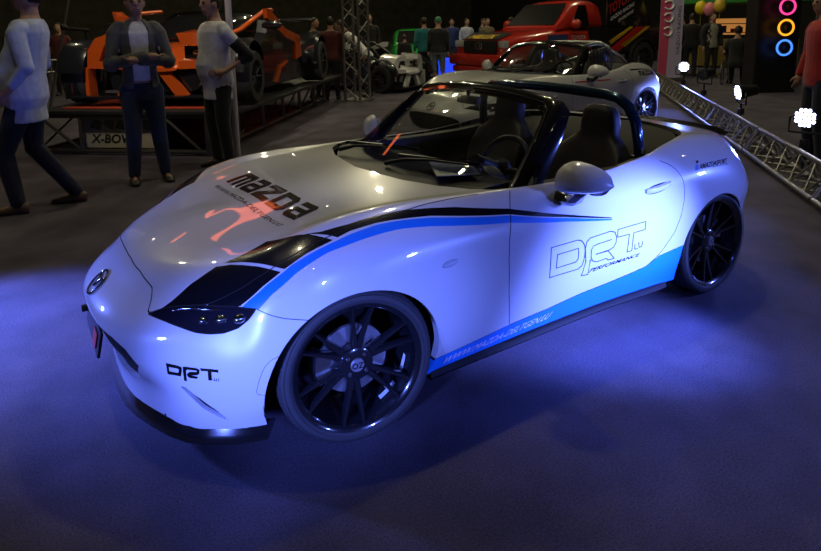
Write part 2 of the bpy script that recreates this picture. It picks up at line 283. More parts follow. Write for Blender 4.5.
class PM:
    def __init__(s):
        nv, nu = GRID.shape[:2]; s.V = [p for p in GRID.reshape(-1, 3)]; s.N = [p for p in GN.reshape(-1, 3)]
        s.U = [np.array([j/NCD, i/NRD]) for i in range(nv) for j in range(nu)]
        s.F = [(i*nu+j, i*nu+j+1, (i+1)*nu+j+1, (i+1)*nu+j) for i in range(nv-1) for j in range(nu-1)]
        s.L = [('base', 'white_paint')]*len(s.F)
    def cut(s, fn, on=None, off=0.):
        """split faces (panel in on) along fn = off; returns per-face mean value"""
        val = list(fn(np.array(s.V), np.array(s.U))-off); F = []; L = []; cache = {}
        for f, l in zip(s.F, s.L):
            d = [val[i] for i in f]
            if (on and l[0] not in on) or min(d) >= 0 or max(d) <= 0: F.append(f); L.append(l); continue
            P = []; Q = []; n = len(f)
            for k in range(n):
                i, j = f[k], f[(k+1) % n]; a, b = val[i], val[j]
                if a >= 0: P.append(i)
                if a <= 0: Q.append(i)
                if a*b < 0:
                    key = (min(i, j), max(i, j))
                    if key not in cache:
                        t = a/(a-b); cache[key] = len(s.V); s.V.append(s.V[i]*(1-t)+s.V[j]*t); nn = s.N[i]*(1-t)+s.N[j]*t
                        s.N.append(nn/max(np.linalg.norm(nn), 1e-9)); s.U.append(s.U[i]*(1-t)+s.U[j]*t); val.append(0.)
                    P.append(cache[key]); Q.append(cache[key])
            for poly in (P, Q):
                if len(poly) >= 3: F.append(tuple(poly)); L.append(l)
        s.F, s.L = F, L
        return [sum(val[i] for i in f)/len(f)+off for f in F]
    def region(s, fn, on, panel=None, m=None, gap=0.):
        """faces of the panels `on` with fn < 0 become `panel` / material m; a strip of half width gap becomes the shut line"""
        if gap:
            s.cut(fn, on, gap); d = s.cut(fn, on, -gap)
        else: d = s.cut(fn, on)
        for i, (l, x) in enumerate(zip(s.L, d)):
            if l[0] in on:
                if gap and abs(x) < gap: s.L[i] = (panel or l[0], 'gap_dark')
                elif x < 0: s.L[i] = (panel or l[0], m or l[1])
def inpoly(Q, poly):
    x, y = Q[:, 0], Q[:, 1]; c = np.zeros(len(Q), bool); n = len(poly)
    for i in range(n):
        (x0, y0), (x1, y1) = poly[i], poly[(i+1) % n]
        if y0 == y1: continue
        k = ((y0 > y) != (y1 > y)) & (x < (x1-x0)*(y-y0)/(y1-y0)+x0); c ^= k
    return c
def sdf(edge, poly=None):
    """signed metric distance to an outline given in surface parameters (negative inside poly)"""
    closed = poly is None; poly = poly or edge; e = list(edge)+([edge[0]] if closed else [])
    P = []
    for (a, b) in zip(e[:-1], e[1:]):
        for k in range(4): P.append(surf(a[0]+(b[0]-a[0])*k/4, a[1]+(b[1]-a[1])*k/4))
    P.append(surf(*e[-1])); P = np.array(P)
    def fn(V, U):
        d = np.full(len(V), 9.)
        for a, b in zip(P[:-1], P[1:]):
            ab = b-a; L = ab @ ab
            if L < 1e-12: continue
            t = np.clip(((V-a) @ ab)/L, 0, 1); d = np.minimum(d, np.linalg.norm(V-a-t[:, None]*ab, axis=1))
        return np.where(inpoly(U, poly), -d, d)
    return fn
def line(pts):
    """v - f(u) for a polyline running along the columns, extended straight on"""
    p = [(2*pts[0][0]-pts[1][0], 2*pts[0][1]-pts[1][1])]+list(pts)+[(2*pts[-1][0]-pts[-2][0], 2*pts[-1][1]-pts[-2][1])]
    for _ in range(3): p = [(3*p[0][0]-2*p[1][0], 3*p[0][1]-2*p[1][1])]+p+[(3*p[-1][0]-2*p[-2][0], 3*p[-1][1]-2*p[-2][1])]
    x, y = [a for a, b in p], [b for a, b in p]
    return lambda V, U: U[:, 1]-np.interp(U[:, 0], x, y)
RW = .345                                                # wheel opening radius
def arch(xc): return lambda V, U: np.where((V[:, 1] > .5) & (V[:, 2] < .72), np.hypot(np.where(V[:, 0] < xc, (V[:, 0]-xc)/(1.10 if xc > -1 else 1.0), V[:, 0]-xc), V[:, 2]-.272)-(RW if xc > -1 else RW-.010), 1.)
OPEN = [(-.425, -.1), (-.43, 0), (-.455, .18), (-.49, .36), (-.56, .54), (-.65, .655), (-.74, .715), (-.86, .738), (-1.1, .752), (-1.5, .758), (-1.8, .745), (-2.05, .70), (-2.20, .655), (-2.28, .61),
        (-2.40, .50), (-2.50, .36), (-2.575, .18), (-2.595, 0), (-2.595, -.1)]
def opening(V, U):
    Q = V[:, :2]; d = np.full(len(V), 9.)
    for a, b in zip(OPEN[:-1], OPEN[1:]):
        a = np.array(a); ab = np.array(b)-a; t = np.clip(((Q-a) @ ab)/(ab @ ab), 0, 1); d = np.minimum(d, np.linalg.norm(Q-a-t[:, None]*ab, axis=1))
    return np.where(V[:, 2] > .74, np.where(inpoly(Q, OPEN), -d, d), 1.)
K = UVC
INTAKE = [(-1, 2.95), (.8, 2.86)]+K['intake']+[(1.6, 1.12), (.8, 1.02), (-1, 1.0)]
def cut_body(stripes):
    p = PM()
    for xc in (.025, -2.29): p.region(arch(xc), ['base'], 'hole')
    p.region(opening, ['base'], 'hole')
    p.region(sdf(K['lamp']), ['base'], 'headlamp', 'lens_dark', .002)
    he = [(0, K['hood'][0][1]+.04)]+K['hood']+[(9.95, 5.25)]
    p.region(sdf(he, he+[(10.6, 5.4), (10.6, 9), (-1, 9), (-1, K['hood'][0][1]+.04)]), ['base'], 'bonnet', None, .0022)
    bs = K['bseam']+[(6.6, 2.72)]; hu, hv = K['hood'][8]
    p.region(sdf(bs, [(-1, -1), (-1, 9), (hu, 9), (hu, hv-.1), (bs[0][0]-.2, bs[0][1]-.05)]+bs+[(6.6, -1)]), ['base'], 'front_bumper', None, .0014)
    p.region(sdf(K['door'], K['door']+[(12.9, 6.5), (10.4, 6.5)]), ['base'], 'door', None, .0022)
    sl = [(8.3, .53)]+K['sill']+[(14.5, 1.6)]
    p.region(sdf(sl, sl+[(14.5, -1), (8.3, -1)]), ['base'], 'side_sill', 'blue_vinyl' if stripes else None, .0012)
    bl = [(15.2, 9), (15.3, 6.2), (16.0, 5.1), (17.2, 4.65), (20, 4.6)]
    p.region(sdf(bl, bl+[(21, 4.6), (21, 9)]), ['base'], 'boot_lid', None, .0022)
    rb = [(15.9, 2.2), (16.4, 3.1), (17.2, 3.35), (20, 3.35)]
    p.region(sdf(rb, [(15.2, -1)]+rb+[(21, 3.35), (21, -1)]), ['base'], 'rear_bumper', None, .0018)
    p.region(sdf([(17.1, 3.55), (17.3, 4.2), (18.1, 4.25), (18.5, 3.95), (18.2, 3.6)]), ['base'], 'tail_lamp', 'tail_red', .0018)
    p.region(lambda V, U: U[:, 0]-11.2, ['base'], 'front_fender')
    for i, l in enumerate(p.L):
        if l[0] == 'base': p.L[i] = ('rear_fender', l[1])
    p.region(sdf(INTAKE[1:-1]+[], INTAKE), ['front_bumper'], 'hole')
    p.region(sdf(K['vane']), ['front_bumper'], 'vent_recess')
    p.region(sdf(K['marker']), ['front_bumper'], 'side_reflector', None, .0008)
    if stripes:
        on = ['bonnet', 'front_fender', 'door']; lb = K['Lb']; fu, fl = line(K['U']), line([(lb[0][0]-.03, lb[0][1]-1)]+lb); xs = [line(K[k]) for k in ('X1a', 'X1b', 'X2a', 'X2b')]
        bu, bo = line(K['Bu']), line(K['Bl'])
        u0, u1 = K['U'][0][0]-.25, K['U'][-1][0]; lo, hi = (lambda V, U: U[:, 0]-u0), (lambda V, U: U[:, 0]-u1)
        for fn in (fu, fl, bu, bo, lo, hi, *xs): p.cut(fn, on)
        C = np.array([np.mean([p.U[i] for i in f], 0) for f in p.F]); Z = np.zeros((len(C), 3))
        a = {k: f(Z, C) for k, f in dict(fu=fu, fl=fl, bu=bu, bo=bo).items()}; x = [f(Z, C) for f in xs]
        for i, l in enumerate(p.L):
            if l[0] not in on or not u0 < C[i][0] < u1: continue
            if l[1] != 'gap_dark' and a['fu'][i] < 0 < a['fl'][i]:
                if not (x[0][i] > 0 > x[1][i]) and not (x[2][i] > 0 > x[3][i]): p.L[i] = (l[0], 'black_vinyl')
            elif l[1] != 'gap_dark' and a['bu'][i] < 0 < a['bo'][i] and C[i][0] > K['Bu'][0][0]-.25 and l[0] != 'bonnet': p.L[i] = (l[0], 'blue_vinyl')
    return p
mk('tail_red', (.25, .01, .012), .15, coat=1.)
_pm = {}
def panel_mesh(p, panels, side, name, extra=None):
    """mesh of the named panels; side 1 left, -1 right, 0 both halves"""
    V = []; N = []; F = []; mats = []; mi = []
    for sg in ((1, -1) if side == 0 else (side,)):
        idx = {}
        for f, l in zip(p.F, p.L):
            if l[0] not in panels: continue
            g = []
            for i in (f if sg == 1 else f[::-1]):
                if i not in idx: idx[i] = len(V); V.append(p.V[i]*np.array([1, sg, 1])); N.append(p.N[i]*np.array([1, sg, 1]))
                g.append(idx[i])
            F.append(g); k = l[1]
            if k not in mats: mats.append(k)
            mi.append(mats.index(k))
        # turned-in edges along wheel openings, cabin and intake
        cnt = {}
        for f, l in zip(p.F, p.L):
            if l[0] in panels:
                for a, b in zip(f, f[1:]+f[:1]): cnt[(min(a, b), max(a, b))] = cnt.get((min(a, b), max(a, b)), 0)+1
        hole = set()
        for f, l in zip(p.F, p.L):
            if l[0] == 'hole':
                for a, b in zip(f, f[1:]+f[:1]): hole.add((min(a, b), max(a, b)))
        for e, c in cnt.items():
            if c != 1 or e not in hole: continue
            A, B = p.V[e[0]], p.V[e[1]]; mid = (A+B)/2
            off = np.array([0, -.035, 0]) if mid[2] < .7 and mid[1] > .55 and (mid[0] < .4) else (np.array([-.05, 0, 0]) if mid[0] > .4 else np.array([0, 0, -.03]))
            q = [A, B, B+off, A+off]; q = [z*np.array([1, sg, 1]) for z in q]; o = len(V)
            nn = [p.N[e[0]]*np.array([1, sg, 1]), p.N[e[1]]*np.array([1, sg, 1])]
            V += q; N += [nn[0], nn[1], nn[1], nn[0]]; F.append([o, o+1, o+2, o+3]); mi.append(0)
    if not F: return None
    me = bpy.data.meshes.new(name); me.from_pydata([tuple(v) for v in V], [], F)
    for k in mats: me.materials.append(M[k])
    me.polygons.foreach_set('material_index', mi); me.polygons.foreach_set('use_smooth', [True]*len(F))
    me.normals_split_custom_set_from_vertices([tuple(n) for n in N])
    return me
def obj(name, me, parent=None):
    o = bpy.data.objects.new(name, me); COL.objects.link(o)
    if parent: o.parent = parent
    return o
# surface for laying lettering on
_t = MB()
for sg in (1, -1):
    nv, nu = GRID.shape[:2]; _t.add([p*np.array([1, sg, 1]) for p in GRID.reshape(-1, 3)], [(i*nu+j, i*nu+j+1, (i+1)*nu+j+1, (i+1)*nu+j) for i in range(0, nv-1) for j in range(0, nu-1)])
BVH = BVHTree.FromPolygons([Vector(v) for v in _t.v], _t.f)
def on_body(q, lift=.0012):
    loc, n, _, _ = BVH.find_nearest(Vector(q))
    if n.dot(loc-Vector((-1.1, 0, .3))) < 0: n = -n
    return loc+n*lift
def lay(name, VF, fr, m, parent, lift=.0012, sub=.03):
    """lay unit-square artwork on the body inside the frame (four corner points: lower left, lower right, upper right, upper left)"""
    V, F = VF; a, b, c, d = [Vector(q) for q in fr]
    bm = bmesh.new(); vs = [bm.verts.new((x, y, 0)) for x, y in V]
    for f in F:
        try: bm.faces.new([vs[i] for i in f])
        except ValueError: pass
    w = max((b-a).length, .001); h = max((d-a).length, .001)
    for _ in range(4):
        ed = [e for e in bm.edges if math.hypot((e.verts[0].co.x-e.verts[1].co.x)*w, (e.verts[0].co.y-e.verts[1].co.y)*h) > sub]
        if not ed: break
        bmesh.ops.subdivide_edges(bm, edges=ed, cuts=1); bmesh.ops.triangulate(bm, faces=[f for f in bm.faces if len(f.verts) > 4])
    for q in bm.verts:
        u, v = q.co.x, q.co.y; q.co = on_body((a*(1-u)+b*u)*(1-v)+(d*(1-u)+c*u)*v, lift)
    me = bpy.data.meshes.new(name); bm.to_mesh(me); bm.free(); me.materials.append(M[m]); return obj(name, me, parent)
def poly3(name, loops, m, parent, lift=.0012):
    """filled artwork traced on the body from 3-D outlines"""
    P0 = Vector(loops[0][0]); pts = [Vector(q) for l in loops for q in l]
    c = sum(pts, Vector())/len(pts); A = np.array([list(q-c) for q in pts]); _, _, vt = np.linalg.svd(A); e1, e2 = Vector(vt[0]), Vector(vt[1])
    V, F = curve_mesh([[((Vector(q)-c).dot(e1)*10, (Vector(q)-c).dot(e2)*10) for q in l] for l in loops])
    b = MB(); b.add([on_body(c+e1*(u/10)+e2*(v/10), lift) for u, v in V], F); return b.build(name, m, parent, fix=False)
def strokes(name, lines, w, m, parent):
    b = MB()
    for l in lines:
        for p, q in zip(l[:-1], l[1:]):
            p, q = Vector(p), Vector(q); n = max(1, int((q-p).length/.04))
            for k in range(n):
                s, t = p.lerp(q, k/n), p.lerp(q, (k+1)/n); d = (t-s).normalized(); nn = Vector((0, 1, 0)); x = d.cross(nn).normalized()*w/2
                s2, t2 = s-d*w*.3, t+d*w*.3
                b.add([on_body(z) for z in (s2-x, t2-x, t2+x, s2+x)], [(0, 1, 2, 3)])
    return b.build(name, m, parent, fix=False)
# ---------------------------------------------------------------- wheels
def wheel(parent, x, y, sg):
    """sg = 1 left side, -1 right; built at the axle, outer face towards sg*y"""
    st = -.15 if x > -1 else 0.
    def T(r, a, th):
        dx, dy = -r*cos(th), sg*(y+a-.75); return Vector((x+dx*cos(st)-dy*sin(st), sg*.75+dx*sin(st)+dy*cos(st), .307+r*sin(th)))
    def lathe(b, prof, n=64):
        rings = [[T(r, a, 2*pi*k/n) for r, a in prof] for k in range(n)]; rings.append(rings[0]); b.loft(rings, False, False)
    b = MB().use('wheel_black')
    lathe(b, [(.2345, -.014), (.243, -.004), (.2535, .001), (.2560, -.003), (.2540, -.012), (.246, -.016)])
    lathe(b, [(.2345, -.014), (.230, -.05), (.214, -.09), (.212, -.19), (.24, -.20)])
    lathe(b, [(.001, -.03), (.056, -.03), (.066, -.036), (.070, -.05), (.070, -.075), (.001, -.075)], 40)
    for k in range(6):
        for s in (-1, 1):
            t0 = R(84-60*k)+s*R(10); rings = []
            for q in range(7):
                f = q/6; r = .055+.187*f; th = t0+s*R(-2.5+3.5*f) if f < .5 else t0+s*R(-.75+.8*(f-.5)*2); w = .0145-.0080*f; a0 = -.040+.030*f**1.6; dp = .034-.012*f
                rings.append([T(math.hypot(r, c), a, th+math.atan2(c, r)) for c, a in ((-w, a0-dp), (-w, a0-.007), (-w*.55, a0), (w*.55, a0), (w, a0-.007), (w, a0-dp))])
            b.loft(rings)
    o = b.build('wheel', None, parent, 40)
    b = MB(); lathe(b, [(.246, -.018), (.2545, -.004), (.261, .002), (.272, .005), (.284, .003), (.295, -.005), (.303, -.018), (.307, -.034), (.308, -.10), (.307, -.168), (.302, -.186), (.285, -.196), (.25, -.198), (.238, -.19)], 72)
    for rr in (.268, .289):
        lathe(b, [(rr-.0012, .0045), (rr, .0062), (rr+.0012, .0045)], 72)
    for k in range(90):                                              # tread shoulder blocks
        th = 2*pi*k/90
        b.add([T(r, a, th+d) for d in (0, .028) for r, a in ((.2985, -.006), (.3085, -.036), (.3095, -.055), (.305, -.055))], [(0, 1, 5, 4), (1, 2, 6, 5), (0, 3, 2, 1), (4, 5, 6, 7)])
    b.build('tyre', 'rubber', o, 40)
    b = MB(); lathe(b, [(.05, -.085), (.138, -.085), (.138, -.10), (.05, -.10)], 48)
    b.build('brake_disc', 'brake_silver', o, 30)
    b = MB(); rings = []
    for k in range(9):
        th = R(158+k*6) if x > -1 else R(20-k*6+24)
        rings.append([T(r, a, th) for r, a in ((.098, -.06), (.155, -.06), (.165, -.085), (.165, -.125), (.10, -.125))])
    b.loft(rings); b.build('brake_caliper', 'steel', o, 40)
    b = MB(); lathe(b, [(.0005, -.022), (.024, -.022), (.027, -.026), (.027, -.036)], 28); cp = b.build('centre_cap', 'brake_silver', o, 30)
    e = MB(); V, F = fit01(text_mesh('OZ', 0, .02)); e.add([T(math.hypot(.046*(u-.5), .024*(v-.5)), -.0212, math.atan2(.024*(v-.5), .046*sg*(u-.5))) for u, v in V], F); e.build('cap_lettering', 'black_vinyl', cp, fix=False)
    for k in range(4):
        th = R(50+90*k); b = MB(); b.tube([T(.047, q, th) for q in (-.046, -.030, -.025)], [.0085, .0085, .006], 6); b.build('wheel_nut', 'steel', o, 30)
    # stick-on ring lettering on the rim barrel, two short pale labels
    if sg > 0 and x > -1:
        for th0, th1 in ((R(-62), R(-40)), (R(-25), R(-8))):
            b = MB(); n = 8; b.loft([[T(.2145, -.06, th0+(th1-th0)*k/n), T(.2140, -.082, th0+(th1-th0)*k/n)] for k in range(n+1)], False, False); b.build('rim_sticker', 'white_letter', o)
    return o
# ---------------------------------------------------------------- the roadster
def roadster(stripes, label, group=None):
    root = empty('sports_car', label=label, cat='car', group=group)
    p = cut_body(stripes)
    for nm, panels, side in (('bonnet', ['bonnet'], 0), ('front_bumper', ['front_bumper'], 0), ('boot_lid', ['boot_lid'], 0), ('rear_bumper', ['rear_bumper'], 0)):
        obj(nm, panel_mesh(p, panels, side, nm), root)
    part = {}
    for sg in (1, -1):
        for nm in ('front_fender', 'door', 'rear_fender', 'side_sill', 'headlamp', 'tail_lamp', 'side_reflector'):
            part[nm, sg] = obj(nm, panel_mesh(p, [nm], sg, nm), root)
    # recessed slash in each front corner: the upper edge stays flush, the lower edge is pushed in
    for sg in (1, -1):
        idx = sorted({i for f, l in zip(p.F, p.L) if l[0] == 'vent_recess' for i in f}); up = [surf(*q) for q in K['vane'][:5]]; lowr = [surf(*q) for q in K['vane'][4:]+K['vane'][:1]]
        def dist(P, L): return min(np.linalg.norm(P-a-np.clip(((P-a) @ (b-a))/((b-a) @ (b-a)), 0, 1)*(b-a)) for a, b in zip(L[:-1], L[1:]))
        b = MB(); mp = {}; vs = []
        for i in idx:
            du, dl = dist(p.V[i], up), dist(p.V[i], lowr); f = du/(du+dl+1e-9); mp[i] = len(vs); vs.append((p.V[i]-p.N[i]*.034*f)*np.array([1, sg, 1]))
        cnt = {}; fs = []
        for f, l in zip(p.F, p.L):
            if l[0] == 'vent_recess':
                fs.append([mp[i] for i in f])
                for a, c in zip(f, f[1:]+f[:1]): cnt[(min(a, c), max(a, c))] = cnt.get((min(a, c), max(a, c)), 0)+1
        for (a, c), k in cnt.items():
            if k == 1:
                o = len(vs); vs += [p.V[a]*np.array([1, sg, 1]), p.V[c]*np.array([1, sg, 1])]; fs.append([mp[a], mp[c], o+1, o])
        b.add(vs, fs); b.build('vent_recess', 'white_paint', root)
    # dark structure behind the panels
    b = MB().use('gap_dark')
    G = (GRID-GN*.016)[::4, ::4]; nv, nu = G.shape[:2]
    for sg in (1, -1):
        S = np.array([1, sg, 1]); vs = [q*S for q in G.reshape(-1, 3)]; fs = []
        for i in range(nv-1):
            for j in range(nu-1):
                c = G[i:i+2, j:j+2].reshape(-1, 3); m_ = c.mean(0)
                if m_[1] > .5 and m_[2] < .75 and min(math.hypot(m_[0]-xc, m_[2]-.272) for xc in (.025, -2.29)) < RW+.04: continue
                if m_[2] > .74 and opening(c, None).min() < .05: continue
                fs.append((i*nu+j, i*nu+j+1, (i+1)*nu+j+1, (i+1)*nu+j))
        b.add(vs, fs)
    for sg in (1, -1):
        for xc in (.025, -2.29):
            n = 24; prof = [(RW-.002, .79), (RW-.002, .50), (.0, .50)]
            b.loft([[Vector((xc-.014+r*1.055*cos(pi*1.12*k/n-.06*pi), sg*y_, .272+r*sin(pi*1.12*k/n-.06*pi))) for r, y_ in prof] for k in range(n+1)], False, False)
    b.box((-1.15, 0, .15), (3.6, 1.0, .04)); b.box((-1.15, 0, .15), (1.3, 1.5, .04))
    b.build('underbody', None, root)
    # intake mesh
    b = MB(); n = 14
    b.loft([[Vector((.70-.28*abs(t)**2.2*1.0, t*.56, z)) for z in (.18, .46)] for t in [-1+2*k/n for k in range(n+1)]], False, False)
    for z in (.25, .29, .33, .37): b.tube([(.715-.28*abs(t)**2.2, t*.55, z) for t in [-1+2*k/n for k in range(n+1)]], .004, 6)
    b.build('grille', 'black_plastic', root)
    # front splitter, side skirts, rear diffuser lip
    b = MB(); rings = []
    ring0 = [GRID[0, k]for k in range(0, 5*NCD+8, 8)]
    outl = [q*FLIP for q in ring0[:0:-1]]+ring0
    for q in outl:
        d = np.array([q[0]+.25, q[1]*1.15, 0]); d /= np.linalg.norm(d)
        rings.append([Vector(q+d*(.002)+np.array([0, 0, .022])), Vector(q+d*.014+np.array([0, 0, -.004])), Vector(q+d*.022+np.array([0, 0, -.022])), Vector(q+d*.024+np.array([0, 0, -.034])), Vector(q+d*.014+np.array([0, 0, -.038])), Vector(q-d*.10+np.array([0, 0, -.034])), Vector(q-d*.05+np.array([0, 0, .0]))])
    b.loft(rings); b.build('front_splitter', 'gloss_black', root, 50)
    for sg in (1, -1):
        b = MB(); rings = []
        for k in range(0, 19):
            x = -.34-1.56*k/18; i = int(np.argmin(np.abs(GRID[0, :12*NCD+200, 0]-x))); q = GRID[0, i]; y_ = q[1]; z = q[2]; w = .012+.024*min(1, k/6)*min(1, (18-k)/1.5+.2)
            rings.append([Vector((x, sg*(y_+.001), z+.006)), Vector((x, sg*(y_+.004+w*.3), z-.006)), Vector((x, sg*(y_+.004+w*.6), z-.020)), Vector((x, sg*(y_+w*.5), z-.03)), Vector((x, sg*(y_-.07), z-.035)), Vector((x, sg*(y_-.07), z+.01))])
        b.loft(rings); b.build('side_skirt', 'skirt_black', root, 40)
    for sg in (1, -1):
        for x in (0., -2.31): wheel(root, x, .842, sg)
    # headlamp innards: bowl and bezel seen through the dark lens
    for sg in (1, -1):
        b = MB()
        for q in range(3): b.ball(on_body((.43+.055*q, (.742-.045*q)*sg, .585-.002*q), .0), (.026-.005*q, .02, .018-.003*q), 14, 8)
        b.build('lamp_bowl', 'lamp_bowl', part['headlamp', sg], 60)
        b = MB(); b.tube([on_body((.61-.027*k, sg*(.535+.02*k), .590+.005*sin(k)), .003) for k in range(7)], .0025, 6); b.build('lamp_trim', 'chrome', part['headlamp', sg], 60)
    # badge on the nose: oval ring with a winged M
    def nose(u, v):
        u, v = u*.82, v*.82; loc = BVH.ray_cast(Vector((2, u+.02, .548+v)), Vector((-1, 0, 0)))[0]; return loc+Vector((.006, 0, .003))
    b = MB(); n = 40
    b.tube([nose(.062*cos(2*pi*k/n), .046*sin(2*pi*k/n)) for k in range(n)], .0048, 8, closed=True)
    wing = [(-.058, .012), (-.035, .022), (-.018, .018), (0, -.012), (.018, .018), (.035, .022), (.058, .012)]
    b.tube([nose(u, v) for u, v in wing], [.003, .005, .006, .007, .006, .005, .003], 8)
    b.build('badge', 'chrome_dark', root, 60)
    # number plate tilted on the nose, with a red patch
    if stripes:
     pl = MB(); pl.box((.815, -.02, .345), (.012, .40, .10), (0, R(-12), 0), .004); plo = pl.build('number_plate', 'satin_black', root)
     pl = MB(); pl.box((.8245, .09, .347), (.004, .09, .06), (0, R(-12), 0), .001); pl.build('plate_patch', 'red', plo)
    b = MB(); b.lathe([(.0, .80), (.016, .80), (.016, .845), (0, .845)], (0, -.235, .345), 'x', 14); b.build('tow_eye_cover', 'black_plastic', root, 40)
    # side repeaters, door handles, mirrors
    for sg in (1, -1):
        S = Vector((1, sg, 1)); b = MB(); HC = (sum((Vector(q) for q in PT['handle'][0]), Vector()))/6; a, c = Vector(PT['repeater'][0][0]), Vector(PT['repeater'][0][1])
        b.ball([q*s for q, s in zip((a+c)/2, S)], (.044, .012, .014), 14, 8, (0, R(6), 0)); b.build('side_repeater', 'clear_lens', root, 60)
        b = MB(); cx, cy, cz = HC[0], .84, HC[2]
        n = 24; rim = [Vector((cx+.105*cos(2*pi*k/n), 0, cz+.022*sin(2*pi*k/n)+.008*cos(2*pi*k/n)*-1)) for k in range(n)]
        b.use('gap_dark').add([on_body((q.x, sg*.84, q.z), .0008) for q in rim], [tuple(range(n))]); 
        b.use('white_paint').loft([[on_body((cx+.10*t, sg*.84, cz+.004-.008*t), 0)+Vector((0, sg*d*(1-.75*abs(t)**3), e)) for d, e in ((.004, .013), (.026, .011), (.030, 0), (.026, -.011), (.004, -.013))] for t in (-1, -.8, -.5, 0, .5, .8, 1)])
        b.build('handle', None, part['door', sg], 50)
        b = MB(); rings = []; 
        for t in [-1+2*k/12 for k in range(13)]:                     # mirror shell: blunt pod across the car
            w = math.sqrt(max(.0, 1-abs(t)**2.6)); y_ = .945+.112*t; hh = .076*w*(1-.30*t)+.002; dd = .085*w+.003; rings.append([Vector((-1.075-.05*t+(dd*cos(a)*(1.0 if cos(a) > 0 else .35)), sg*y_, .868+.006*t+hh*(1.25 if sin(a) > 0 else .52)*math.copysign(abs(sin(a))**.8, sin(a)))) for a in [2*pi*k/20 for k in range(20)]])
        b.loft(rings); mo = b.build('door_mirror', 'white_paint', root, 60)
        b = MB(); b.loft([[Vector((-1.075+dx*s, sg*(y_), z+dz*s)) for dx, dz in ((.05, 0), (.02, .025), (-.04, .02), (-.055, 0), (-.04, -.02), (.02, -.025))] for y_, z, s in ((.765, .795, 1.1), (.83, .775, 1.05), (.89, .785, 1.0), (.93, .835, .8))]); b.build('mirror_foot', 'gloss_black', mo, 50)
        b = MB(); b.loft([[Vector((-1.108, sg*(.950+.10*cos(a)), .875+.06*sin(a))) for a in [2*pi*k/20 for k in range(20)]], [Vector((-1.111, sg*(.950+.09*cos(a)), .875+.052*sin(a))) for a in [2*pi*k/20 for k in range(20)]]]); b.build('mirror_glass', 'chrome', mo)
    # cowl, wipers, windscreen and frame
    base = [(-.86, .70, .838), (-.79, .60, .862), (-.70, .40, .876), (-.65, .2, .882), (-.635, 0, .884)]
    head = [(-1.235, .555, 1.165), (-1.24, .42, 1.185), (-1.235, .28, 1.200), (-1.225, .14, 1.208), (-1.22, 0, 1.210)]
    def full(L): return [Vector((x, -y, z)) for x, y, z in L]+[Vector(q) for q in L[-2::-1]]
    B_, H_ = full(base), full(head)
    hoodedge = [Vector((x, y, BVH.ray_cast(Vector((x, y, 2)), Vector((0, 0, -1)))[0].z-.02)) for x, y in [(-.88, -.735), (-.66, -.655), (-.50, -.36), (-.465, -.18), (-.44, 0), (-.465, .18), (-.50, .36), (-.66, .655), (-.88, .735)]]
    b = MB(); b.loft([hoodedge, [q+Vector((.02, 0, -.03)) for q in B_], [q+Vector((-.25, 0, -.10)) for q in B_]], False, False); b.build('cowl', 'black_plastic', root, 40)
    b = MB(); g = []
    for t in [k/8 for k in range(9)]:
        g.append([a.lerp(c, t)+Vector((.035*sin(pi*t), 0, .018*sin(pi*t))) for a, c in zip(B_, H_)])
    b.loft(g, False, False); b.build('windscreen', 'windscreen', root, 60)
    b = MB()
    inn = [(-.85, .715, .832), (-.94, .690, .915), (-1.04, .655, 1.005), (-1.135, .618, 1.088), (-1.205, .583, 1.148), (-1.23, .53, 1.176), (-1.228, .40, 1.195), (-1.22, .28, 1.206), (-1.215, .14, 1.214), (-1.21, 0, 1.216)]
    out = [(-1.015, .738, .818), (-1.09, .715, .90), (-1.17, .69, .985), (-1.245, .665, 1.065), (-1.305, .635, 1.135), (-1.325, .575, 1.176), (-1.318, .42, 1.205), (-1.305, .28, 1.222), (-1.298, .14, 1.232), (-1.295, 0, 1.235)]
    I, O = full(inn), full(out); rings = []
    for a, c in zip(I, O):
        mid = (a+c)/2; dn = Vector((.03, -.03*np.sign(mid.y) if abs(mid.y) > .55 else 0, -.035 if abs(mid.y) < .57 else -.012)); up = Vector((.006, .012*np.sign(mid.y) if abs(mid.y) > .5 else 0, .012))
        rings.append([a, a*.75+c*.25+up, mid+up*1.3, a*.25+c*.75+up, c, c+dn*.8, mid+dn*1.3, a+dn*.5])
    b.loft(rings); b.build('windscreen_frame', 'gloss_black', root, 50)
    b = MB(); b.tube([q+Vector((.004, 0, .004)) for q in I[9:]][::-1], .0045, 6); b.build('windscreen_trim', 'chrome', root, 60)
    for x0, y0, x1, y1 in ((-.55, -.42, -.76, .02), (-.58, .05, -.80, .50)):
        b = MB(); b.tube([(x0, y0, .868), (x0-.05, y0+.1, .90), (x0*.45+x1*.55, (y0+y1)/2, .91), (x1+.03, y1, .918)], [.012, .009, .007, .005], 8)
        b.box(((x0+x1)/2-.045, (y0+y1)/2+.03, .912), (.018, .46, .02), (0, 0, math.atan2(x0-x1, y1-y0)+0), .004)
        b.build('wiper', 'satin_black', root, 40)
    # cabin
    b = MB(); tub = [(-.86, .70, .80), (-1.1, .722, .80), (-1.5, .728, .80), (-1.92, .70, .82)]
    b.loft([[Vector((x, s*y, z)) for s, z in ((-1, zt), (-.97, .5), (-.9, .22), (.9, .22), (.97, .5), (1, zt))] for x, y, zt in tub], False, False)
    b.box((-1.95, 0, .52), (.06, 1.36, .6)); b.box((-.86, 0, .5), (.04, 1.3, .55)); b.box((-1.4, 0, .37), (1.0, .17, .28), None, .03); b.build('cabin_tub', 'interior', root, 30)
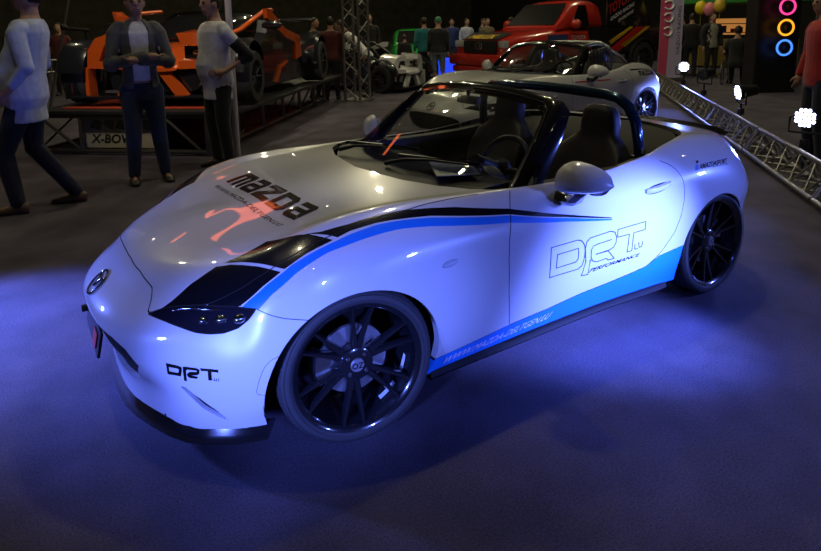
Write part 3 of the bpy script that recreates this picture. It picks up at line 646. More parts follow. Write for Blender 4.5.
    for sg in (1, -1):
        b = MB(); b.loft([[Vector((x, sg*(y+dy), z+dz)) for dy, dz in ((.036, .0), (.0, .014), (-.05, .008), (-.075, -.04), (-.06, -.30), (-.02, -.30))] for x, y, z in ((-.95, .717, .822), (-1.1, .722, .820), (-1.35, .726, .818), (-1.6, .728, .824), (-1.88, .712, .848))]); b.build('door_card', 'interior', part['door', sg], 50)
    b = MB(); b.loft([[Vector((x, y, z-(.10 if abs(y) > .69 else 0))) for y in (-.70, -.66, -.4, 0, .25, .36, .48, .66, .70)] for x, z in ((-.66, .835), (-.80, .85), (-.92, .845), (-1.0, .81), (-1.01, .70), (-.96, .55))], False, False)
    b.loft([[Vector((-.90-.10*f, .36+.17*cos(a)*(1-.1*f), .80+.085*sin(a)*(1-.2*f))) for a in [pi*k/10 for k in range(11)]] for f in (0, 1)], False, False); b.build('dashboard', 'interior', root, 50)
    b = MB(); c = Vector((-1.10, .37, .82)); ax = Matrix.Rotation(R(-24), 3, 'Y'); n = 36
    b.tube([c+ax @ Vector((0, .178*cos(2*pi*k/n), .178*sin(2*pi*k/n))) for k in range(n)], .0155, 10, closed=True)
    for a in (R(5), R(175), R(-90)): b.tube([c+ax @ Vector((.01, .05*cos(a), .05*sin(a))), c+ax @ Vector((0, .172*cos(a), .172*sin(a)))], [.02, .012], 8)
    b.lathe([(.0, -.012), (.055, -.008), (.06, .02), (.03, .05), (.03, .2), (0, .2)], (0, 0, 0), 'x', 20)
    for i in range(len(b.v)-20*6, len(b.v)): b.v[i] = tuple(c+ax @ Vector(b.v[i]))
    b.build('steering_wheel', 'leather', root, 50)
    for sg in (1, -1):
        seat(root, -1.62, .385*sg)
    b = MB()
    b.box((-1.17, 0, 1.15), (.03, .19, .05), (0, R(-12), 0), .012); b.tube([(-1.16, 0, 1.14), (-1.17, 0, 1.205)], .010, 8); b.build('interior_mirror', 'black_plastic', root, 40)
    # roof stowage cover behind the seats
    b = MB(); rows = []
    for x, y, z in ((-1.92, .70, .80), (-1.98, .69, .84), (-2.10, .665, .868), (-2.25, .61, .885), (-2.40, .48, .89), (-2.52, .30, .885), (-2.59, .10, .88)):
        rows.append([Vector((x, y*t, z+.012*(1-t*t))) for t in [-1+2*k/12 for k in range(13)]])
    b.loft(rows, False, False); b.box((-1.95, 0, .70), (.05, 1.38, .22), None, .02); b.build('roof_cover', 'soft_top', root, 50)
    return root, part
def seat(root, x, y):
    """bucket seat with raised side bolsters and a built-in headrest"""
    b = MB()
    def slab(profile):                                                # profile: (centre x, z, half width, half depth, bolster)
        rings = []
        for cx, cz, w, d, bo, tilt in profile:
            ring = []
            for a in [2*pi*k/24 for k in range(24)]:
                u = math.copysign(abs(cos(a))**.55, cos(a)); v = math.copysign(abs(sin(a))**.7, sin(a)); f = d*v
                if v > 0: f += bo*abs(u)**3
                ring.append(Vector((x+cx+f*cos(tilt), y+w*u, cz+f*sin(tilt))))
            rings.append(ring)
        b.loft(rings)
    slab([(-.02, .30, .17, .09, .02, .3), (-.04, .36, .235, .10, .05, .3), (-.10, .55, .255, .075, .07, .25), (-.16, .74, .25, .07, .075, .22), (-.19, .84, .225, .065, .05, .2), (-.205, .90, .165, .06, .02, .2), (-.21, .94, .125, .058, 0, .2), (-.215, 1.0, .12, .06, 0, .2), (-.22, 1.06, .112, .055, 0, .2), (-.222, 1.095, .085, .045, 0, .2), (-.222, 1.105, .04, .03, 0, .2)])
    o = b.build('seat', 'leather', root, 60)
    b = MB(); rings = []
    for cx, w, t in ((-.12, .2, .10), (0, .24, .12), (.2, .25, .12), (.33, .235, .10), (.37, .20, .05)):
        rings.append([Vector((x+cx, y+w*math.copysign(abs(cos(a))**.5, cos(a)), .33+t*.5*math.copysign(abs(sin(a))**.6, sin(a))+(.05*abs(cos(a))**4 if sin(a) > 0 else 0))) for a in [2*pi*k/20 for k in range(20)]])
    b.loft(rings); b.build('seat_cushion', 'leather', o, 60)
    return o
car, cparts = roadster(True, 'white open two-seater sports car with black and blue side stripes, standing nearest in front')
WWW = [(-.40, .80, .160), (-1.03, .80, .185), (-1.045, .80, .222), (-.415, .80, .197)]
# lettering and stripes artwork on the show car
strokes('door_lettering', PT['drt_line'], .0042, 'outline_grey' if 'outline_grey' in M else 'satin_black', cparts['door', 1])
D_ = PT['drt_b']
for loops in (D_[0:2], D_[2:3], D_[3:4]): poly3('bumper_lettering', loops, 'black_vinyl', car)
lay('bumper_lettering', fit01(text_mesh('.LU', 0, .01)), PT['f_lub'][0], 'black_vinyl', car)
lay('bonnet_lettering', block_word('mazda'), PT['f_mazda'][0], 'black_vinyl', car)
lay('bonnet_lettering', fit01(text_mesh('WWW.MAZDA-DELTGEN.LU', .15, .0)), PT['f_sub'][0], 'black_vinyl', car)
lay('door_lettering', fit01(text_mesh('PERFORMANCE', .25, .015)), PT['f_perf'][0], 'black_vinyl', cparts['door', 1])
lay('sill_lettering', fit01(text_mesh('WWW.MAZDA-DELTGEN.LU', .3, .0)), WWW, 'white_letter', car, .002)
lay('quarter_lettering', fit01(text_mesh('AMAZDASPORT', .15, .02)), PT['f_rear'][0], 'black_vinyl', cparts['rear_fender', 1])
lay('quarter_lettering', fit01(text_mesh('PERFORMANCE CARS', .15)), PT['f_rear2'][0], 'black_vinyl', cparts['rear_fender', 1])
poly3('quarter_mark', PT['i_blk'], 'black_vinyl', cparts['rear_fender', 1]); poly3('quarter_mark', PT['i_blue'], 'blue_vinyl', cparts['rear_fender', 1])
# roll bar, rear lip spoiler, leaflet on the dash
b = MB(); L_ = [(-1.85, .66, .78), (-1.825, .655, .92), (-1.81, .64, 1.04), (-1.80, .60, 1.115), (-1.80, .53, 1.158), (-1.80, .44, 1.17), (-1.80, .2, 1.178), (-1.80, 0, 1.18)]
b.tube(L_+[(x, -y, z) for x, y, z in L_[-2::-1]], .030, 14)
b.build('roll_bar', 'blue_lit_tube', car, 60)
b = MB(); rings = []
for t in [-1+2*k/20 for k in range(21)]:
    y = .62*t; x = -2.90+.17*abs(t)**2.6; hit = BVH.ray_cast(Vector((x+.05, y*.985, 2)), Vector((0, 0, -1)))[0]; loc = hit.z
    rings.append([Vector((x+.06, y, loc+.002)), Vector((x+.01, y, loc+.006)), Vector((x-.030, y, loc+.010)), Vector((x-.033, y, loc+.004)), Vector((x+.01, y, loc-.012))])
b.loft(rings); b.build('boot_spoiler', 'gloss_black', car, 40)
# ---------------------------------------------------------------- people
def remesh(mb, vox, it=4):
    me = bpy.data.meshes.new('r'); me.from_pydata(mb.v, [], mb.f); bm = bmesh.new(); bm.from_mesh(me); bmesh.ops.recalc_face_normals(bm, faces=bm.faces); bm.to_mesh(me); bm.free()
    o = bpy.data.objects.new('r', me); COL.objects.link(o)
    a = o.modifiers.new('a', 'REMESH'); a.mode = 'VOXEL'; a.voxel_size = vox
    c = o.modifiers.new('c', 'SMOOTH'); c.factor = .5; c.iterations = it
    dg = bpy.context.evaluated_depsgraph_get(); dg.update(); r = bpy.data.meshes.new_from_object(o.evaluated_get(dg)); bpy.data.objects.remove(o); bpy.data.meshes.remove(me)
    r.polygons.foreach_set('use_smooth', [True]*len(r.polygons)); return r
TORSO = [(.70, .150, .108, .0), (.80, .150, .100, 0), (.88, .170, .120, -.01), (.95, .162, .118, -.005), (1.05, .146, .105, .0), (1.16, .150, .108, .0), (1.28, .168, .115, -.002), (1.37, .176, .112, -.006), (1.43, .150, .088, -.012), (1.475, .085, .066, -.016), (1.50, .060, .060, -.012), (1.56, .055, .058, .0)]
def person(label, loc, rz, h=1.75, arms=None, legs=None, lean=0., wide=1., belly=0., skin='skin', hair='hair_dark', top='cloth_white', sleeve=1., legwear='jeans', leg_to=1., shoe='shoe_dark', jacket=None, near=False, group=None, sit=False, hood=None, cap=None, look=0., hem=.84, armband=None):
    """standing figure facing local +x; arms: {side: (elbow, wrist, hand direction)}, legs: {side: (knee, ankle)}; sizes for 1.75 m"""
    root = empty('person', loc, rz, label, 'person', group); k = h/1.75; vox = .010 if near else .020
    B = lambda p: (Vector(p)+Vector((lean*max(0, p[2]-.9)+(-.12*max(0, p[2]-.9)**2*abs(lean)), 0, -.28*abs(lean)**1.5*max(0, p[2]-.9))))*k
    arms = {**{s: ((-.03, s*.245, 1.13), (.05, s*.255, .88), (.12, 0, -1)) for s in (1, -1)}, **(arms or {})}
    legs = {**{s: ((.025, s*.105, .49), (-.02, s*.115, .085)) for s in (1, -1)}, **(legs or {})}
    def torso(b, g, z0=0, z1=9, dz=0):
        rings = []
        for z, w, d, x in TORSO:
            if not z0 <= z <= z1: continue
            bl = belly*math.exp(-((z-1.04)/.12)**2)
            rings.append([B((x+bl*.5+(d+g+bl*.5)*math.copysign(abs(cos(t))**.9, cos(t)), (w*wide+g+bl*.25)*math.copysign(abs(sin(t))**.85, sin(t)), z+dz)) for t in [2*pi*q/20 for q in range(20)]])
        b.loft(rings)
    def limb(b, pts, rs): b.tube([p for p in pts], [r*k for r in rs], 12); [b.ball(p, r*k*.995, 10, 8) for p, r in zip(pts, rs)]
    def armpts(s):
        e, w, hd = arms[s]; return [B((-.005, s*.165*wide, 1.405)), B((0, s*.20*wide, 1.36)), B(e), B(w)], Vector(hd).normalized()
    def legpts(s):
        kn, an = legs[s]; hip = (0, s*.088, .86); return [Vector(q)*k for q in (hip, kn, an)]
    # body: trunk, head with face, limbs and hands fused into one surface
    b = MB(); torso(b, 0, .8); hc = B((.022, 0, 1.645)); b.ball(hc, (.098*k, .076*k, .118*k), 16, 12); b.ball(hc+Vector((.030, 0, -.055))*k, (.062*k, .056*k, .062*k), 12, 10)
    b.tube([B((-.01, 0, 1.47)), B((.0, 0, 1.60))], .054*k, 12)
    nz = hc+Vector((.098, 0, -.018))*k; b.ball(nz, (.020*k, .015*k, .027*k), 8, 6); b.ball(nz+Vector((-.008, 0, -.04))*k, (.014*k, .024*k, .010*k), 8, 6)
    for s in (1, -1): b.ball(hc+Vector((-.005, s*.078, -.01))*k, (.024*k, .012*k, .034*k), 8, 6)
    for s in (1, -1):
        p, hd = armpts(s); limb(b, p, [.05, .052, .041, .028])
        side = hd.cross(Vector((0, s, 0))).normalized() if abs(hd.y) < .9 else Vector((1, 0, 0)); nrm = side.cross(hd).normalized(); wr = p[3]
        b.tube([wr, wr+hd*.045*k, wr+hd*.095*k], [.024*k, .036*k, .034*k], 10)
        for q, (o_, ln) in enumerate(((-.030, .072), (-.010, .082), (.010, .078), (.029, .060))):
            f0 = wr+hd*.085*k+side*o_*k; f1 = f0+hd*ln*.5*k+nrm*.010*k*(-s); f2 = f1+hd*ln*.5*k*.8+nrm*.022*k*(-s); b.tube([f0, f1, f2], [.0105*k, .0098*k, .008*k], 8)
        t0 = wr+hd*.030*k-side*.028*k; b.tube([t0, t0+(hd*.6-side*.7)*.035*k, t0+(hd*1.0-side*.8)*.058*k], [.013*k, .0115*k, .009*k], 8)
        p = legpts(s); limb(b, p, [.085, .056, .038])
        b.tube([p[2]+Vector((-.04, 0, -.035))*k, p[2]+Vector((.12, s*.012, -.055))*k], [.035*k, .026*k], 10)
    # fingers need a finer surface than the voxel size keeps on small far figures
    o = obj('body', remesh(b, vox if near else .014, 2), root); o.data.materials.append(M[skin])
    if skin == 'skin' and near:
        for s in (1, -1):
            e = MB(); e.ball(hc+Vector((.088, s*.031, .008))*k, (.012*k, .014*k, .009*k), 8, 6); e.build('eye', 'eye_dark', root, 60)
    # clothes
    b = MB(); torso(b, .016, .8 if .75 < hem <= .84 else hem, 1.49); 
    for s in (1, -1):
        p, hd = armpts(s)
        if sleeve >= 1: limb(b, [p[0], p[1], p[2], p[2].lerp(p[3], min(1, sleeve-1+.0) if sleeve > 1 else .0)], [.066, .066, .055, .052 if sleeve <= 1 else .040])
        else: limb(b, [p[0], p[1], p[1].lerp(p[2], sleeve)], [.062, .066, .060])
    o = obj('shirt' if not jacket else 'shirt', remesh(b, vox), root); o.data.materials.append(M[top])
    if armband:
        p, hd = armpts(1); b = MB(); limb(b, [p[1].lerp(p[2], .40), p[2], p[2].lerp(p[3], .22)], [.066, .068, .056]); o = obj('arm_sleeve', remesh(b, vox), root); o.data.materials.append(M[armband])
    b = MB(); torso(b, .012 if hem >= .75 else .0, .8, 1.0 if hem >= .75 else .9, -.02)
    for s in (1, -1):
        p = legpts(s); q = p[1].lerp(p[2], (leg_to-.5)*2) if leg_to < 1 else p[2]; limb(b, [p[0], p[1], q], [.103, .073, .055 if leg_to >= 1 else .07])
    o = obj('trousers', remesh(b, vox), root); o.data.materials.append(M[legwear])
    if jacket:
        b = MB(); n = 26
        rings = []
        for z, w, d, x in TORSO[1:11]:
            if z < hem-.06: continue
            rings.append([B((x+(d+.026+belly*.5)*cos(t), (w*wide+.022)*math.copysign(abs(sin(t))**.85, sin(t)), z)) for t in [R(24)+(2*pi-R(48))*q/n for q in range(n+1)]])
        inner = [[v+Vector((-.012*cos(t), -.012*sin(t), 0)) for v, t in zip(r_, [R(24)+(2*pi-R(48))*q/n for q in range(n+1)])] for r_ in rings]
        vs = []
        for r_, i_ in zip(rings, inner): vs.append(r_+i_[::-1])
        b.loft(vs)
        for s in (1, -1): p, hd = armpts(s); limb(b, [p[0], p[1], p[2], p[2].lerp(p[3], .95)], [.082, .088, .074, .050])
        o = obj('jacket', remesh(b, vox), root); o.data.materials.append(M[jacket])
    for s in (1, -1):
        p = legpts(s)[2]; b = MB(); rings = []
        for x, w, z1 in ((-.075, .026, .07), (-.055, .036, .085), (0, .040, .09), (.07, .045, .06), (.13, .046, .045), (.175, .034, .035), (.19, .018, .028)):
            rings.append([Vector((p.x+x*k, p.y+(w*cos(t)+s*.012*(x > .05))*k, max(0, (z1*.5+z1*.5*math.copysign(abs(sin(t))**.6, sin(t)))*k)+p.z-.085*k)) for t in [2*pi*q/14 for q in range(14)]])
        b.loft(rings); b.build('shoe', shoe, root, 50)
    b = MB()
    if cap: b.ball(hc+Vector((-.012, 0, .035))*k, (.108*k, .086*k, .098*k), 16, 10); b.build('cap', cap, root, 60)
    else:
        V0 = len(b.v); b.ball(hc+Vector((-.016, 0, .022))*k, (.100*k, .083*k, .108*k), 18, 14)
        keep = [i for i, f in enumerate(b.f) if (sum((Vector(b.v[j]) for j in f), Vector())/len(f)-hc).dot(Vector((-.8, 0, .6))) > -.012*k]
        b.f = [b.f[i] for i in keep]; b.m = [0]*len(b.f); b.build('hair', hair, root, 60)
    return root
mk('skin', (.42, .24, .17), .55); mk('skin_pale', (.5, .32, .25), .55); mk('hair_dark', (.018, .012, .009), .6); mk('hair_brown', (.07, .038, .02), .6); mk('eye_dark', (.01, .008, .008), .2)
for n_, c_ in dict(cloth_white=(.72, .72, .74), cloth_pale_blue=(.50, .56, .72), cloth_black=(.012, .012, .014), cloth_grey=(.10, .10, .095), jeans=(.022, .035, .075), navy=(.012, .015, .03), cloth_red=(.36, .015, .015), plaid_red=(.085, .012, .014), teal=(.01, .16, .19), cloth_green=(.05, .22, .12), denim_pale=(.14, .17, .22), cloth_maroon=(.10, .015, .02), cloth_orange=(.5, .12, .02), cloth_blue=(.02, .04, .18), khaki=(.16, .13, .08)).items():
    mk(n_, c_, .85, noise=(14, .18), bump=(160, .25), sheen=.15)
mk('shoe_dark', (.02, .015, .012), .5); mk('shoe_brown', (.14, .08, .05), .5)
# ---------------------------------------------------------------- hall
def plane_w(name, pts, m, kind='structure'):
    b = MB(); b.add(pts, [tuple(range(len(pts)))]); o = b.build(name, m, fix=False); o['kind'] = kind; return o
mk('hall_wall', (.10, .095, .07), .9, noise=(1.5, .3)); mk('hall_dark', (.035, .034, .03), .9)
def carpet():
    m = mat('carpet', (.16, .16, .185), .95); nt = m.node_tree; b = nt.nodes['Principled BSDF']; tc = nt.nodes.new('ShaderNodeTexCoord')
    n1 = nt.nodes.new('ShaderNodeTexNoise'); n1.inputs['Scale'].default_value = 130; n1.inputs['Detail'].default_value = 3; n2 = nt.nodes.new('ShaderNodeTexNoise'); n2.inputs['Scale'].default_value = 2.2; n2.inputs['Detail'].default_value = 8
    mx = nt.nodes.new('ShaderNodeMath'); mx.operation = 'MULTIPLY'; r = nt.nodes.new('ShaderNodeValToRGB')
    r.color_ramp.elements[0].color = (.036, .030, .042, 1); r.color_ramp.elements[1].color = (.125, .105, .15, 1); r.color_ramp.elements[0].position = .12; r.color_ramp.elements[1].position = .42
    for n in (n1, n2): nt.links.new(tc.outputs['Object'], n.inputs['Vector'])
    nt.links.new(n1.outputs['Fac'], mx.inputs[0]); nt.links.new(n2.outputs['Fac'], mx.inputs[1]); nt.links.new(mx.outputs[0], r.inputs['Fac']); nt.links.new(r.outputs['Color'], b.inputs['Base Color'])
    bp = nt.nodes.new('ShaderNodeBump'); bp.inputs['Strength'].default_value = .5; bp.inputs['Distance'].default_value = .004; nt.links.new(n1.outputs['Fac'], bp.inputs['Height']); nt.links.new(bp.outputs['Normal'], b.inputs['Normal']); return m
M['carpet'] = carpet()
plane_w('floor', [(-45, -48, 0), (14, -48, 0), (14, 14, 0), (-45, 14, 0)], 'carpet')
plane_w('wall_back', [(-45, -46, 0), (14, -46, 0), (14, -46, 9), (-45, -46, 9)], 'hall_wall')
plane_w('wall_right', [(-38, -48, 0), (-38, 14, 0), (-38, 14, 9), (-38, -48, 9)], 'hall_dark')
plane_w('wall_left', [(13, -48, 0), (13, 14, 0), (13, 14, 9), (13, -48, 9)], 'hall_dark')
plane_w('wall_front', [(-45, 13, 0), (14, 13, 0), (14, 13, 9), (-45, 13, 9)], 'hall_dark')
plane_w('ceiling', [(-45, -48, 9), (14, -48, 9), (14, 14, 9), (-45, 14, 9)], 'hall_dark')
# ---------------------------------------------------------------- second roadster on a low stage
car2, c2p = roadster(False, 'white sports car with black roll cage, parked behind the striped one')
car2.location = (-3.77, -3.07, .10); car2.rotation_euler = (0, 0, .083)
C2 = Matrix.Translation((-3.77, -3.07, .10)) @ Matrix.Rotation(.083, 4, 'Z')
b = MB(); b.box((0, 0, .045), (3.5, 1.9, .09), None, .01); o = b.build('display_stage', 'black_plastic'); o.location = C2 @ Vector((-1.1, 0, -.10)); o.rotation_euler = (0, 0, .083)
tag(o, 'low black stage under the white sports car with the roll cage', 'stage')
lay('quarter_lettering', block_word('mazda'), [(-2.12, .85, .765), (-2.52, .83, .765), (-2.53, .80, .835), (-2.13, .82, .835)], 'black_vinyl', c2p['rear_fender', 1])
lay('quarter_stripe', ([(0, 0), (1, 0), (1, .35), (0, 1)], [(0, 1, 2, 3)]), [(-1.98, .82, .855), (-2.46, .80, .845), (-2.46, .78, .87), (-1.98, .80, .868)], 'black_vinyl', c2p['rear_fender', 1])
lay('door_stripe', ([(0, 0), (1, 0), (1, 1), (0, 1)], [(0, 1, 2, 3)]), [(-.80, .83, .765), (-1.5, .83, .745), (-1.5, .83, .765), (-.80, .83, .785)], 'red', c2p['door', 1])
b = MB(); r_ = .024
hoop = [(-1.85, .60, .78), (-1.83, .60, 1.04), (-1.82, .55, 1.15), (-1.82, .42, 1.20), (-1.82, 0, 1.21)]
hoop = hoop+[(x, -y, z) for x, y, z in hoop[-2::-1]]
b.tube(hoop, r_, 10); b.tube([(-1.82, .55, 1.15), (-1.84, -.58, .80)], .018, 8)
for s in (1, -1):
    b.tube([(-1.82, .50*s, 1.17), (-1.6, .53*s, 1.20), (-1.28, .53*s, 1.165)], r_, 10); b.tube([(-1.82, .55*s, 1.13), (-2.2, .50*s, 1.0), (-2.42, .44*s, .90)], r_, 10)
b.build('roll_cage', 'steel', car2, 60)
b = MB()
for q in range(7): b.tube([(-1.30-.075*q, .615, .87), (-1.30-.075*q, .60-.004*q, 1.14)], .006, 6)
for q in range(4): b.tube([(-1.27, .612, .88+.08*q), (-1.80, .60, .88+.08*q)], .006, 6)
b.build('window_net', 'satin_black', car2)
# ---------------------------------------------------------------- orange show car on its truss platform
CN = Vector((-.90, -4.94, 0)); AA = Vector((-.643, -.766, 0)); BB = Vector((.766, -.643, 0))
PR = Matrix(((-AA.x, -BB.x, 0), (-AA.y, -BB.y, 0), (0, 0, 1)))          # car axes: +x out to the front, +y to the right of the picture
def aw(a, s, z): return CN+AA*a+BB*s+Vector((0, 0, z))
mk('alu_dark', (.16, .15, .14), .4, .8); mk('deck_black', (.02, .02, .022), .5); mk('orange_carpet', (.42, .045, .015), .6); mk('beige_board', (.34, .31, .22), .7); mk('orange_paint', (.75, .11, .012), .25, coat=1.); mk('dark_carbon', (.012, .013, .018), .22, coat=.7); mk('glass_dark', (.01, .01, .012), .08, coat=1.); mk('wheel_grey', (.05, .05, .055), .4, .5)
pf = empty('display_platform', aw(2.7, 1.12, 0), 0, 'dark metal truss platform carrying the orange race car', 'platform')
IP = Matrix.Translation(-pf.location)
def pbuild(b, name, m, parent=pf):
    b.v = [tuple(Vector(v)-Vector(pf.location)) for v in b.v] if parent is pf else b.v; return b.build(name, m, parent, 40)
RZ = math.atan2(AA.y, AA.x)
b = MB(); b.box(aw(2.75, .92, .545), (5.6, 2.75, .05), (0, 0, RZ), .008); pbuild(b, 'deck', 'deck_black')
b = MB(); b.box(aw(.9, 1.0, .578), (1.5, 2.0, .012), (0, 0, RZ), .004); pbuild(b, 'deck_mat', 'orange_carpet')
for s, e in ((-.05, 5.5), (2.25, 5.5)):
    b = MB(); b.tube([aw(0, s, .50), aw(e, s, .50)], .028, 8); b.tube([aw(0, s, .05), aw(e, s, .05)], .028, 8); pbuild(b, 'side_rail', 'alu_dark')
b = MB()
for z in (.05, .50): b.tube([aw(0, -.05, z), aw(0, 2.25, z)], .03, 8)
pbuild(b, 'front_rail', 'alu_dark')
for a in (0, .95, 1.9, 2.85, 3.8, 4.7, 5.5):
    for s in (-.05, 2.25):
        b = MB(); b.tube([aw(a, s, 0), aw(a, s, .52)], .032, 8); pbuild(b, 'leg', 'alu_dark')
        if a < 5:
            b = MB(); b.tube([aw(a, s, .07), aw(a+.9, s, .48)], .018, 6); pbuild(b, 'brace', 'alu_dark')
for s in (.55, 1.65):
    b = MB(); b.tube([aw(0, s, .06), aw(0, s, .5)], .025, 8); pbuild(b, 'leg', 'alu_dark')
for s0, s1 in ((1.68, 2.2), (.05, .5)):
    b = MB(); b.tube([aw(0, s0, .07), aw(0, s1, .48)], .02, 8); pbuild(b, 'brace', 'alu_dark')
sg_ = empty('sign_board', aw(.12, 1.15, 0), 0, 'beige sign board lettered X-BOW leaning under the platform', 'sign')
b = MB(); n_ = Vector(BB); b.v = []; b.box((0, 0, .29), (.03, 1.15, .44), (0, 0, RZ), .004); so = b.build('board', 'beige_board', sg_)
tx = -AA*.0155
flat_text('sign_lettering', 'X-BOW', Vector((0, 0, .13))+BB*.45-AA*.018, -BB, Vector((0, 0, 1)), .62, .12, 'satin_black', sg_, .2, .03)
b = MB()
for k in range(5):
    c = BB*(.35-.17*k)-AA*.017; b.add([Vector((0, 0, .33+.05*(k % 2)))+c+BB*.09, Vector((0, 0, .30))+c-BB*.05, Vector((0, 0, .42))+c-BB*.09, Vector((0, 0, .44))+c+BB*.03], [(0, 1, 2, 3)])
b.build('sign_graphic', 'dark_carbon', sg_, fix=False)
LED = mat('led_red', (.8, .1, .02), .4, emit=(1, .12, .02), es=6)
led = empty('light_strip', aw(1.5, .35, .0), 0, 'dotted red light strip glowing beneath the platform', 'light strip')
b = MB(); b.tube([AA*-.2+Vector((0, 0, .30)), AA*3.2+Vector((0, 0, .34))], .006, 6); b.tube([AA*-.2+Vector((0, 0, 0)), AA*-.2+Vector((0, 0, .30))], .008, 6); b.tube([AA*3.2, AA*3.2+Vector((0, 0, .34))], .008, 6); b.build('holder', 'alu_dark', led)
for k in range(16):
    b = MB(); b.box(AA*(.2*k)+Vector((0, 0, .325+.0025*k)), (.07, .015, .012), (0, 0, RZ), .003); b.build('lamp', LED, led)
def simple_wheel(parent, x, y, z, r, w, m='wheel_grey', name='wheel'):
    """plain spoked wheel, axle along y"""
    s = 1 if y > 0 else -1; b = MB(); b.lathe([(r*.68, -w/2), (r*.93, -w/2), (r, -w/2+.03), (r, w/2-.03), (r*.93, w/2), (r*.68, w/2), (r*.66, w/2-.02), (r*.66, -w/2+.02)], (x, y, z), 'y', 40, True); t = b.build(name, 'rubber', parent, 40)
    b = MB(); b.lathe([(r*.69, s*w*.5), (r*.64, s*w*.5), (r*.62, s*w*.3), (r*.62, -s*w*.4)], (x, y, z), 'y', 36)
    for k in range(10):
        a = 2*pi*k/10; d = Vector((cos(a), 0, sin(a))); b.tube([Vector((x, y+s*w*.36, z))+d*r*.10, Vector((x, y+s*w*.44, z))+d*r*.65], [.022, .013], 6)
    b.lathe([(0, s*w*.40), (r*.16, s*w*.38), (r*.16, s*w*.2)], (x, y, z), 'y', 16); b.build('rim', m, t, 40); return t
def open_racer(loc, rz, label, sc, paint, dark, trim, wy=1., lx=.95):
    """low open race car, nose at +x; overall 4.9 long before scaling"""
    root = empty('race_car', loc, rz, label, 'car'); root.scale = (sc*lx, sc*wy, sc)
    def rr(x, w, z0, z1, e=.5, n=20): return [Vector((x, w*math.copysign(abs(cos(t))**e, cos(t)), (z0+z1)/2+(z1-z0)/2*math.copysign(abs(sin(t))**e, sin(t)))) for t in [2*pi*k/n for k in range(n)]]
    b = MB(); b.loft([rr(-.15, .50, .16, .44), rr(-.6, .58, .13, .60), rr(-1.3, .66, .12, .74), rr(-2.0, .80, .12, .72), rr(-3.0, .86, .12, .80), rr(-3.8, .84, .14, .84), rr(-4.6, .70, .22, .78), rr(-4.85, .55, .32, .70)]); b.build('body_tub', dark, root, 50)
    b = MB(); b.box((-.10, 0, .12), (.5, 1.75, .03), None, .01)
    for s in (1, -1): b.box((-.05, s*.87, .20), (.5, .02, .2), None, .008)
    b.build('front_splitter', dark, root, 40)
    b = MB(); b.loft([rr(.02, .30, .44, .50, .7), rr(-.25, .30, .46, .58, .7), rr(-.7, .29, .54, .70, .7), rr(-1.25, .27, .62, .80, .7), rr(-1.45, .24, .68, .82, .7)]); b.build('nose_cover', paint, root, 50)
    C = [(.77, .48), (.74, .72), (.63, .88), (.46, .94), (.30, .93), (.34, .80), (.52, .79), (.61, .58), (.30, .57), (.30, .47)]
    for s in (1, -1):
        b = MB(); b.prism(C, lambda u, v: (.02-.25*abs(u), s*u, v), lambda u, v: (-.55-.2*abs(u), s*u, v*1.04)); b.build('headlamp_surround', paint, root, 30)
        b = MB(); b.box((-.28, s*.46, .68), (.12, .28, .17), None, .02); hl = b.build('headlamp', 'glass_dark', root, 40)
        b = MB(); b.ball((-.22, s*.46, .68), (.02, .05, .03), 10, 8); b.build('lamp_lens', 'chrome', hl, 60)
        b = MB(); b.prism([(.735, .10), (.775, .10), (.775, .50), (.735, .50)], lambda u, v: (-.1, s*u, v), lambda u, v: (-.32, s*u, v)); b.build('intake_frame', paint, root, 30); b = MB(); b.prism([(.26, .12), (.40, .12), (.16, .50), (.04, .50)], lambda u, v: (-.02, s*u, v), lambda u, v: (-.12, s*u, v)); b.build('nose_strut', paint, root, 30)
        b = MB(); b.loft([[Vector((-.42+.46*cos(t)*q, s*y, .36+.50*sin(t)*q)) for t in [R(8)+R(150)*k/14 for k in range(15)]] for y, q in ((.74, .92), (.80, 1), (1.0, 1), (1.04, .93))], False, False); b.build('front_fender', dark, root, 40)
        b = MB(); b.prism([(-.9, .13), (-.95, .62), (-1.5, .92), (-1.6, 1.1), (-2.4, .90), (-3.4, .74), (-3.45, .40), (-3.9, .13)], lambda u, v: (u, s*.80, v), lambda u, v: (u, s*.92, v*.98)); b.build('side_panel', dark, root, 30)
        b = MB(); o_ = .945
        for pl in ([(-1.45, 1.25), (-1.65, 1.25), (-2.45, .97), (-3.4, .84), (-3.4, .73), (-3.1, .73), (-2.4, .85), (-1.5, 1.12)], [(-3.08, .80), (-3.42, .82), (-3.48, .50), (-3.05, .46)], [(-1.8, .17), (-1.92, .17), (-2.15, .37), (-2.52, .43), (-2.52, .47), (-2.1, .42)]):
            b.prism(pl, lambda u, v: (u, s*.90, v), lambda u, v: (u, s*o_, v))
        b.build('side_trim', paint, root, 30)
        b = MB(); b.tube([(-.9, s*.42, .80), (-1.3, s*.66, .96), (-1.9, s*.80, 1.22), (-2.6, s*.74, 1.26)], .035, 8); b.build('cockpit_edge', trim, root, 50)
        b = MB(); b.loft([[Vector((-4.45+.50*cos(t)*q, s*y, .38+.50*sin(t)*q)) for t in [R(-5)+R(185)*k/16 for k in range(17)]] for y, q in ((.70, .9), (.76, 1), (1.02, 1), (1.06, .92))], False, False); b.build('rear_fender', dark, root, 40)
        simple_wheel(root, -.42, s*.92, .345, .345, .26); simple_wheel(root, -4.45, s*.93, .365, .365, .30)
        b = MB(); b.ball((-1.55, s*.98, 1.02), (.05, .13, .07), 10, 8); b.tube([(-1.55, s*.88, 1.0), (-1.6, s*.72, .9)], .015, 6); b.build('mirror', dark, root, 50)
